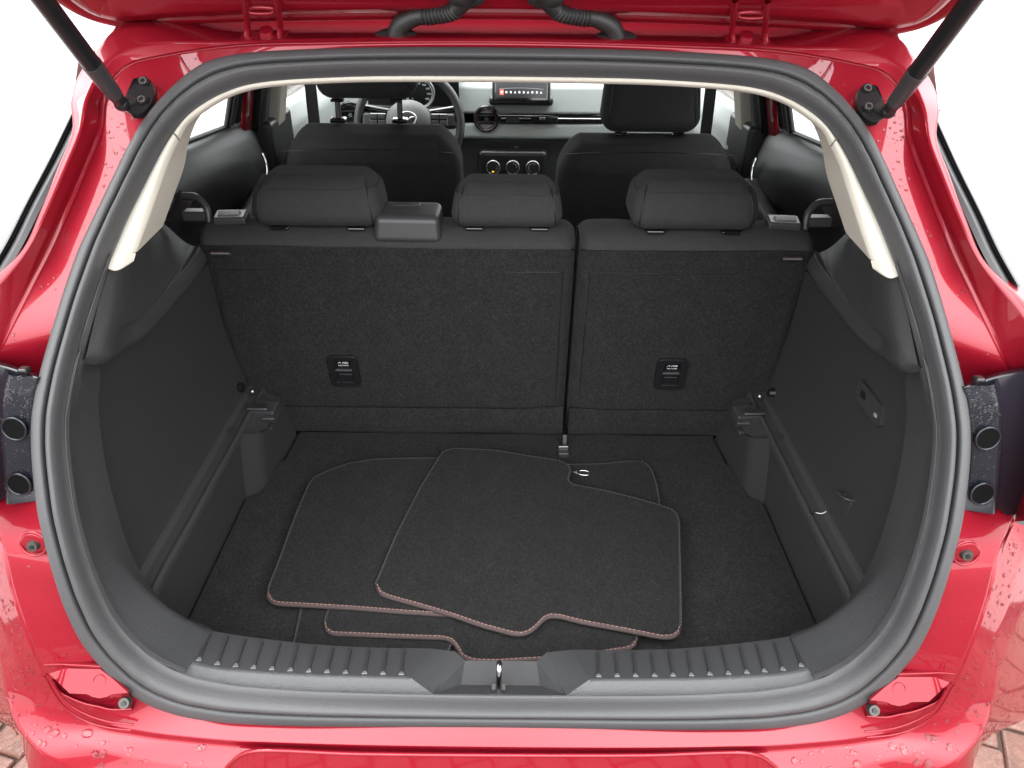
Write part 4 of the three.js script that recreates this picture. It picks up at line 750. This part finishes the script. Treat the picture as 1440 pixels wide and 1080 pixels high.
// ------------------------------------------------------------------ small parts on the painted flange
both(s => {
  const S = p => side(s, p);
  // side screw in a round dimple
  const c = S(hz(47, 765, -0.026)), sc = group('side_screw', car, c);
  P('dimple_rim', new THREE.TorusGeometry(0.0155, 0.0016, 10, 36).rotateX(-0.25), paint, sc);
  P('dimple', new THREE.SphereGeometry(0.0155, 24, 10, 0, Math.PI * 2, 0, Math.PI / 2).rotateX(Math.PI / 2 - 0.25).scale(1, 1, 0.12), paint, sc);
  P('screw_head', new THREE.CylinderGeometry(0.0062, 0.0072, 0.006, 24).rotateX(Math.PI / 2 - 0.25).translate(s * -0.002, 0.001, 0.004), zinc, sc);
  P('screw_drive', new THREE.CylinderGeometry(0.003, 0.003, 0.001, 6).rotateX(Math.PI / 2 - 0.25).translate(s * -0.002, 0.0014, 0.0078), hard, sc);
  // stepped pocket in the lower corner
  const y0 = 0.757, Y = (u, v, y) => S(hy(u, v, y));
  const topPx = [[64, 942], [100, 940], [141, 941], [160, 956], [180, 974], [158, 976], [150, 980], [140, 982], [130, 980], [122, 976], [98, 975], [84, 962]];
  const cp = group('corner_step', car);
  const zt = v => lerp(0.006, 0.026, (v - 940) / 40), T = ([u, v]) => S(hz(u, v, zt(v)));
  P('step_top', plate(topPx, topPx.map(T), V(0, 0.46, 0.89), 0.005), paint, cp);
  const fr = [[70, 948], [84, 962], [98, 975], [122, 976], [130, 980], [140, 982], [150, 980], [158, 976], [181, 974]], lowR = [[74, 958], [84, 973], [98, 981], [118, 989], [130, 992], [140, 994], [152, 997], [164, 998], [186, 997]];
  P('step_front', gridGeo([fr.map(T), fr.map((q, i) => S(hz(lerp(q[0], lowR[i][0], 0.5), lerp(q[1], lowR[i][1], 0.55), 0.008))), lowR.map(([u, v]) => S(hz(u, v, 0.018))), lowR.map(([u, v]) => S(hz(u, v + 5, 0.004)))].map(r => smoothRow(r, 40))), paint, cp);
  P('step_lip', tubeG(lowR.map(([u, v]) => S(hz(u, v, 0.019))), 0.0014, 50, 8), paint, cp);
  P('step_shade_lip', gridGeo([[-5, 0.0], [-2, 0.007], [0, 0.009], [2, 0.007], [5, -0.001]].map(([dv, o]) => smoothRow([[62, 936], [80, 935], [105, 936], [142, 938]].map(([u, v]) => S(hp(u, v + dv, o))), 30))), paint, cp);  // raised lip added so its shaded undercut draws a dark line
  for (const o of [0, 8]) P('corner_bead', tubeG([[66, 948 + o * 0.4], [78, 968 + o * 0.7], [94, 988 + o * 0.8], [120, 1004 + o], [150, 1014 + o], [188, 1019 + o]].map(([u, v]) => S(hz(u - o * 0.4, v, 0.024))), 0.0014, 50, 8), paint, cp);
  const sc2 = S(hz(176, 988, 0.022)), b = P('step_screw', new THREE.CylinderGeometry(0.0068, 0.008, 0.008, 24).rotateX(0.9).translate(sc2.x, sc2.y, sc2.z), zinc, cp);
  P('screw_drive', new THREE.CylinderGeometry(0.0034, 0.0034, 0.001, 6).rotateX(0.9).translate(sc2.x, sc2.y + 0.003, sc2.z + 0.0042), hard, b);
  const em = T([140, 958]); P('step_emboss', new THREE.TorusGeometry(0.008, 0.0006, 6, 30).rotateX(-0.48).translate(em.x, em.y, em.z), paint, cp);
  // sealer joints in the upper corner
  P('panel_joint', tubeG([[252, 78], [260, 92], [270, 104]].map(([u, v]) => S(hp(u, v, 0.0))), 0.0016, 14, 6), paint);
});

// ------------------------------------------------------------------ rain drops on the paint
{
  const drops = [], drop = (p, n, r) => { const g = new THREE.SphereGeometry(r, 8, 5, 0, Math.PI * 2, 0, Math.PI / 2); g.scale(rr(0.8, 1.3), rr(0.3, 0.5), rr(0.8, 1.25)); g.rotateY(rr(0, 6)); g.applyQuaternion(new THREE.Quaternion().setFromUnitVectors(V(0, 1, 0), n)); g.translate(p.x, p.y, p.z); drops.push(g); };
  const scatter = (rows, k0, k1, j0, j1, count, rmin, rmax) => { for (let i = 0; i < count; i++) { const k = k0 + Math.floor(rnd() * (k1 - k0)), j = Math.floor(lerp(j0, j1, rnd())), a = rnd(), b = rnd(), q = rows[k], w = rows[k + 1], n0 = q.length, A = q[j % n0], B = q[(j + 1) % n0], C = w[j % n0], D = w[(j + 1) % n0]; const p = mix(mix(A, B, a), mix(C, D, a), b), n = B.clone().sub(A).cross(C.clone().sub(A)).normalize(); if (n.dot(CAM.clone().sub(p)) < 0) n.negate(); drop(p, n, rmin + (rmax - rmin) * Math.pow(rnd(), 3)); } };
  const base = [loop(lowA0), loop(A1)], tot = base[0].length;
  scatter(base, 0, 1, 5 * SUB, 12 * SUB, 150, 0.0007, 0.0028); scatter(base, 0, 1, tot - 12 * SUB, tot - 5 * SUB, 150, 0.0007, 0.0028);
  scatter(base, 0, 1, 14 * SUB, 18 * SUB, 60, 0.0006, 0.002); scatter(base, 0, 1, tot - 18 * SUB, tot - 14 * SUB, 60, 0.0006, 0.002); scatter(base, 0, 1, 2 * SUB, 5 * SUB, 40, 0.0006, 0.002); scatter(base, 0, 1, tot - 5 * SUB, tot - 2 * SUB, 40, 0.0006, 0.002);
  for (const r of bracketRows) scatter(r, 0, 1, 0, 14, 240, 0.0006, 0.0026), scatter(r, 0, 1, 14, 29, 90, 0.0005, 0.0016);
  const bn = bumperRows[0].length;
  scatter(bumperRows, 0, 2, 0, 5 * SUB, 330, 0.0007, 0.0034); scatter(bumperRows, 0, 2, bn - 1 - 5 * SUB, bn - 2, 330, 0.0007, 0.0034);
  scatter(bumperRows, 0, 2, 5 * SUB, bn - 1 - 5 * SUB, 170, 0.001, 0.0062);
  scatter(bumperRows, 2, 3, SUB, 5 * SUB, 420, 0.001, 0.003); scatter(bumperRows, 2, 3, bn - 1 - 5 * SUB, bn - 2 - SUB, 420, 0.001, 0.003);
  P('rain_drops', merge(drops), water, car, { kind: 'stuff' });
}

// ------------------------------------------------------------------ loose floor mats in the boot
function floorMat(name, label, px, y, stitchM, roundN = 5) {
  const o = group(name, scene, V(0, y, 0)); o.userData = { label, category: 'floor mat', group: 'loose floor mats in the boot' };
  const c = new THREE.CatmullRomCurve3(px.map(([u, v]) => { const p = hy(u, v, y + 0.005); return V(p.x, 0, p.z); }), true, 'catmullrom', 0.12), n = 420, pts = c.getSpacedPoints(n).slice(0, n);
  const sh = new THREE.Shape(pts.map(p => new THREE.Vector2(p.x, -p.z)));
  const g = new THREE.ExtrudeGeometry(sh, { depth: 0.0066, bevelEnabled: false }); g.rotateX(-Math.PI / 2);
  const cx = pts.reduce((a, p) => a.add(p), V(0, 0, 0)).multiplyScalar(1 / n);
  P('pile', g, matPile, o, { crease: 0.6 });
  let area = 0; pts.forEach((p, i) => { const q = pts[(i + 1) % n]; area += p.x * q.z - q.x * p.z; }); const sg = area > 0 ? 1 : -1;
  const bp = []; for (let i = 0; i < n; i += 3) { const tn = pts[(i + 1) % n].clone().sub(pts[(i + n - 1) % n]).normalize(); bp.push(pts[i].clone().add(V(tn.z * sg * 0.0014, 0.0034, -tn.x * sg * 0.0014))); }
  const nb = bp.length, isHem = i => { const tn = bp[(i + 1) % nb].clone().sub(bp[(i + nb - 1) % nb]).normalize(); return -tn.x * sg > 0.35; };
  P('edge_binding', vtube(bp, 420, 10, () => 0.0033, true), darkBinding, o);
  // the thicker brown hem along the edges that face the tailgate
  let st0 = 0; while (isHem(st0) && st0 < nb) st0++;
  let run = []; for (let k = 0; k <= nb; k++) { const i = (st0 + k) % nb; if (k < nb && isHem(i)) run.push(bp[i].clone().add(V(0, 0.0003, 0.0006))); else { if (run.length > 3) P('hem_binding', vtube(run, run.length * 3, 10, () => 0.0043), binding, o); run = []; } }
  const hem = [], edge = [], proto = rbox(0.0046, 0.0012, 0.0013, 0.0005, 1), L = c.getLength(), k = Math.floor(L / 0.0072);
  for (let i = 0; i < k; i++) { const t = i / k, p = c.getPointAt(t), tn = c.getTangentAt(t), s = proto.clone(), isH = -tn.x * sg > 0.35; s.rotateY(-Math.atan2(tn.z, tn.x)); const d = isH ? 0.0016 : 0.003; s.translate(p.x + tn.z * sg * d, isH ? 0.0078 : 0.006, p.z - tn.x * sg * d); (isH ? hem : edge).push(s); }
  P('hem_stitching', merge(hem), thread, o, { kind: 'stuff' }); P('edge_stitching', merge(edge), greyThread, o, { kind: 'stuff' });
  return o;
}
const fy = 0.6012;
floorMat('floor_mat', 'black carpet floor mat lying at the bottom of the stack, mostly covered', [[428, 846], [417, 898], [414, 915], [470, 924], [620, 926], [640, 880], [640, 760], [560, 740], [450, 760]], fy);
const midMat = floorMat('floor_mat_001', 'black floor mat with silver lettering, its stepped front edge over the latch', [[466, 850], [459, 875], [461, 884], [470, 889], [540, 892], [622, 895], [637, 899], [645, 909], [652, 921], [666, 927], [700, 928], [800, 922], [870, 912], [888, 908], [893, 900], [895, 880], [910, 800], [926, 712], [921, 680], [914, 660], [904, 651], [885, 650], [845, 654], [760, 656], [680, 690], [560, 720], [490, 770]], fy + 0.0072);
floorMat('floor_mat_002', 'black floor mat with curved rear edge reaching nearest the left boot wall', [[379, 836], [380, 826], [394, 790], [408, 751], [422, 714], [436, 682], [444, 672], [463, 663], [491, 653], [529, 647], [570, 646], [640, 646], [720, 660], [748, 720], [750, 800], [730, 862], [640, 863], [560, 858], [497, 853], [430, 849], [392, 847], [384, 844]], fy + 0.0146);
floorMat('floor_mat_003', 'uncovered black floor mat with reddish stitched hem lying on top of the others', [[531, 820], [536, 808], [560, 751], [592, 688], [617, 647], [625, 636], [638, 632], [668, 633], [699, 635], [745, 643], [786, 649], [798, 655], [800, 662], [797, 676], [806, 683], [849, 691], [893, 702], [925, 711], [942, 717], [950, 724], [953, 735], [954, 789], [955, 840], [955, 876], [952, 888], [945, 893], [930, 894], [880, 884], [820, 873], [788, 865], [774, 864], [764, 868], [753, 879], [743, 887], [732, 890], [718, 888], [680, 878], [640, 864], [590, 849], [550, 838], [536, 832]], fy + 0.0222);
{ // lettering on the middle mat, partly covered by the top one
  const y = 0.0065, q = (u, v) => { const p = hy(u, v, fy + 0.0072 + 0.006); return V(p.x, y, p.z); };
  P('lettering', merge([tubeG([q(799, 661), q(806, 664), q(812, 666)], 0.0014, 10, 6), tubeG([q(800, 667), q(806, 664), q(812, 662)], 0.0014, 10, 6), tubeG([q(812, 663), q(822, 662), q(830, 665), q(828, 668), q(818, 668), q(811, 665)], 0.0014, 30, 6, true)]), chrome, midMat);
}

scene.traverse(o => { if (o.isMesh && o.userData.kind === undefined && !o.name) console.log('unnamed mesh'); });
{ // unique names for repeated top-level parts are only needed at the top; parts may share theirs
  let tri = 0; scene.traverse(o => { if (o.isMesh) tri += (o.geometry.index ? o.geometry.index.count : o.geometry.attributes.position.count) / 3; }); console.log('triangles', Math.round(tri));
}
renderer.render(scene, camera);
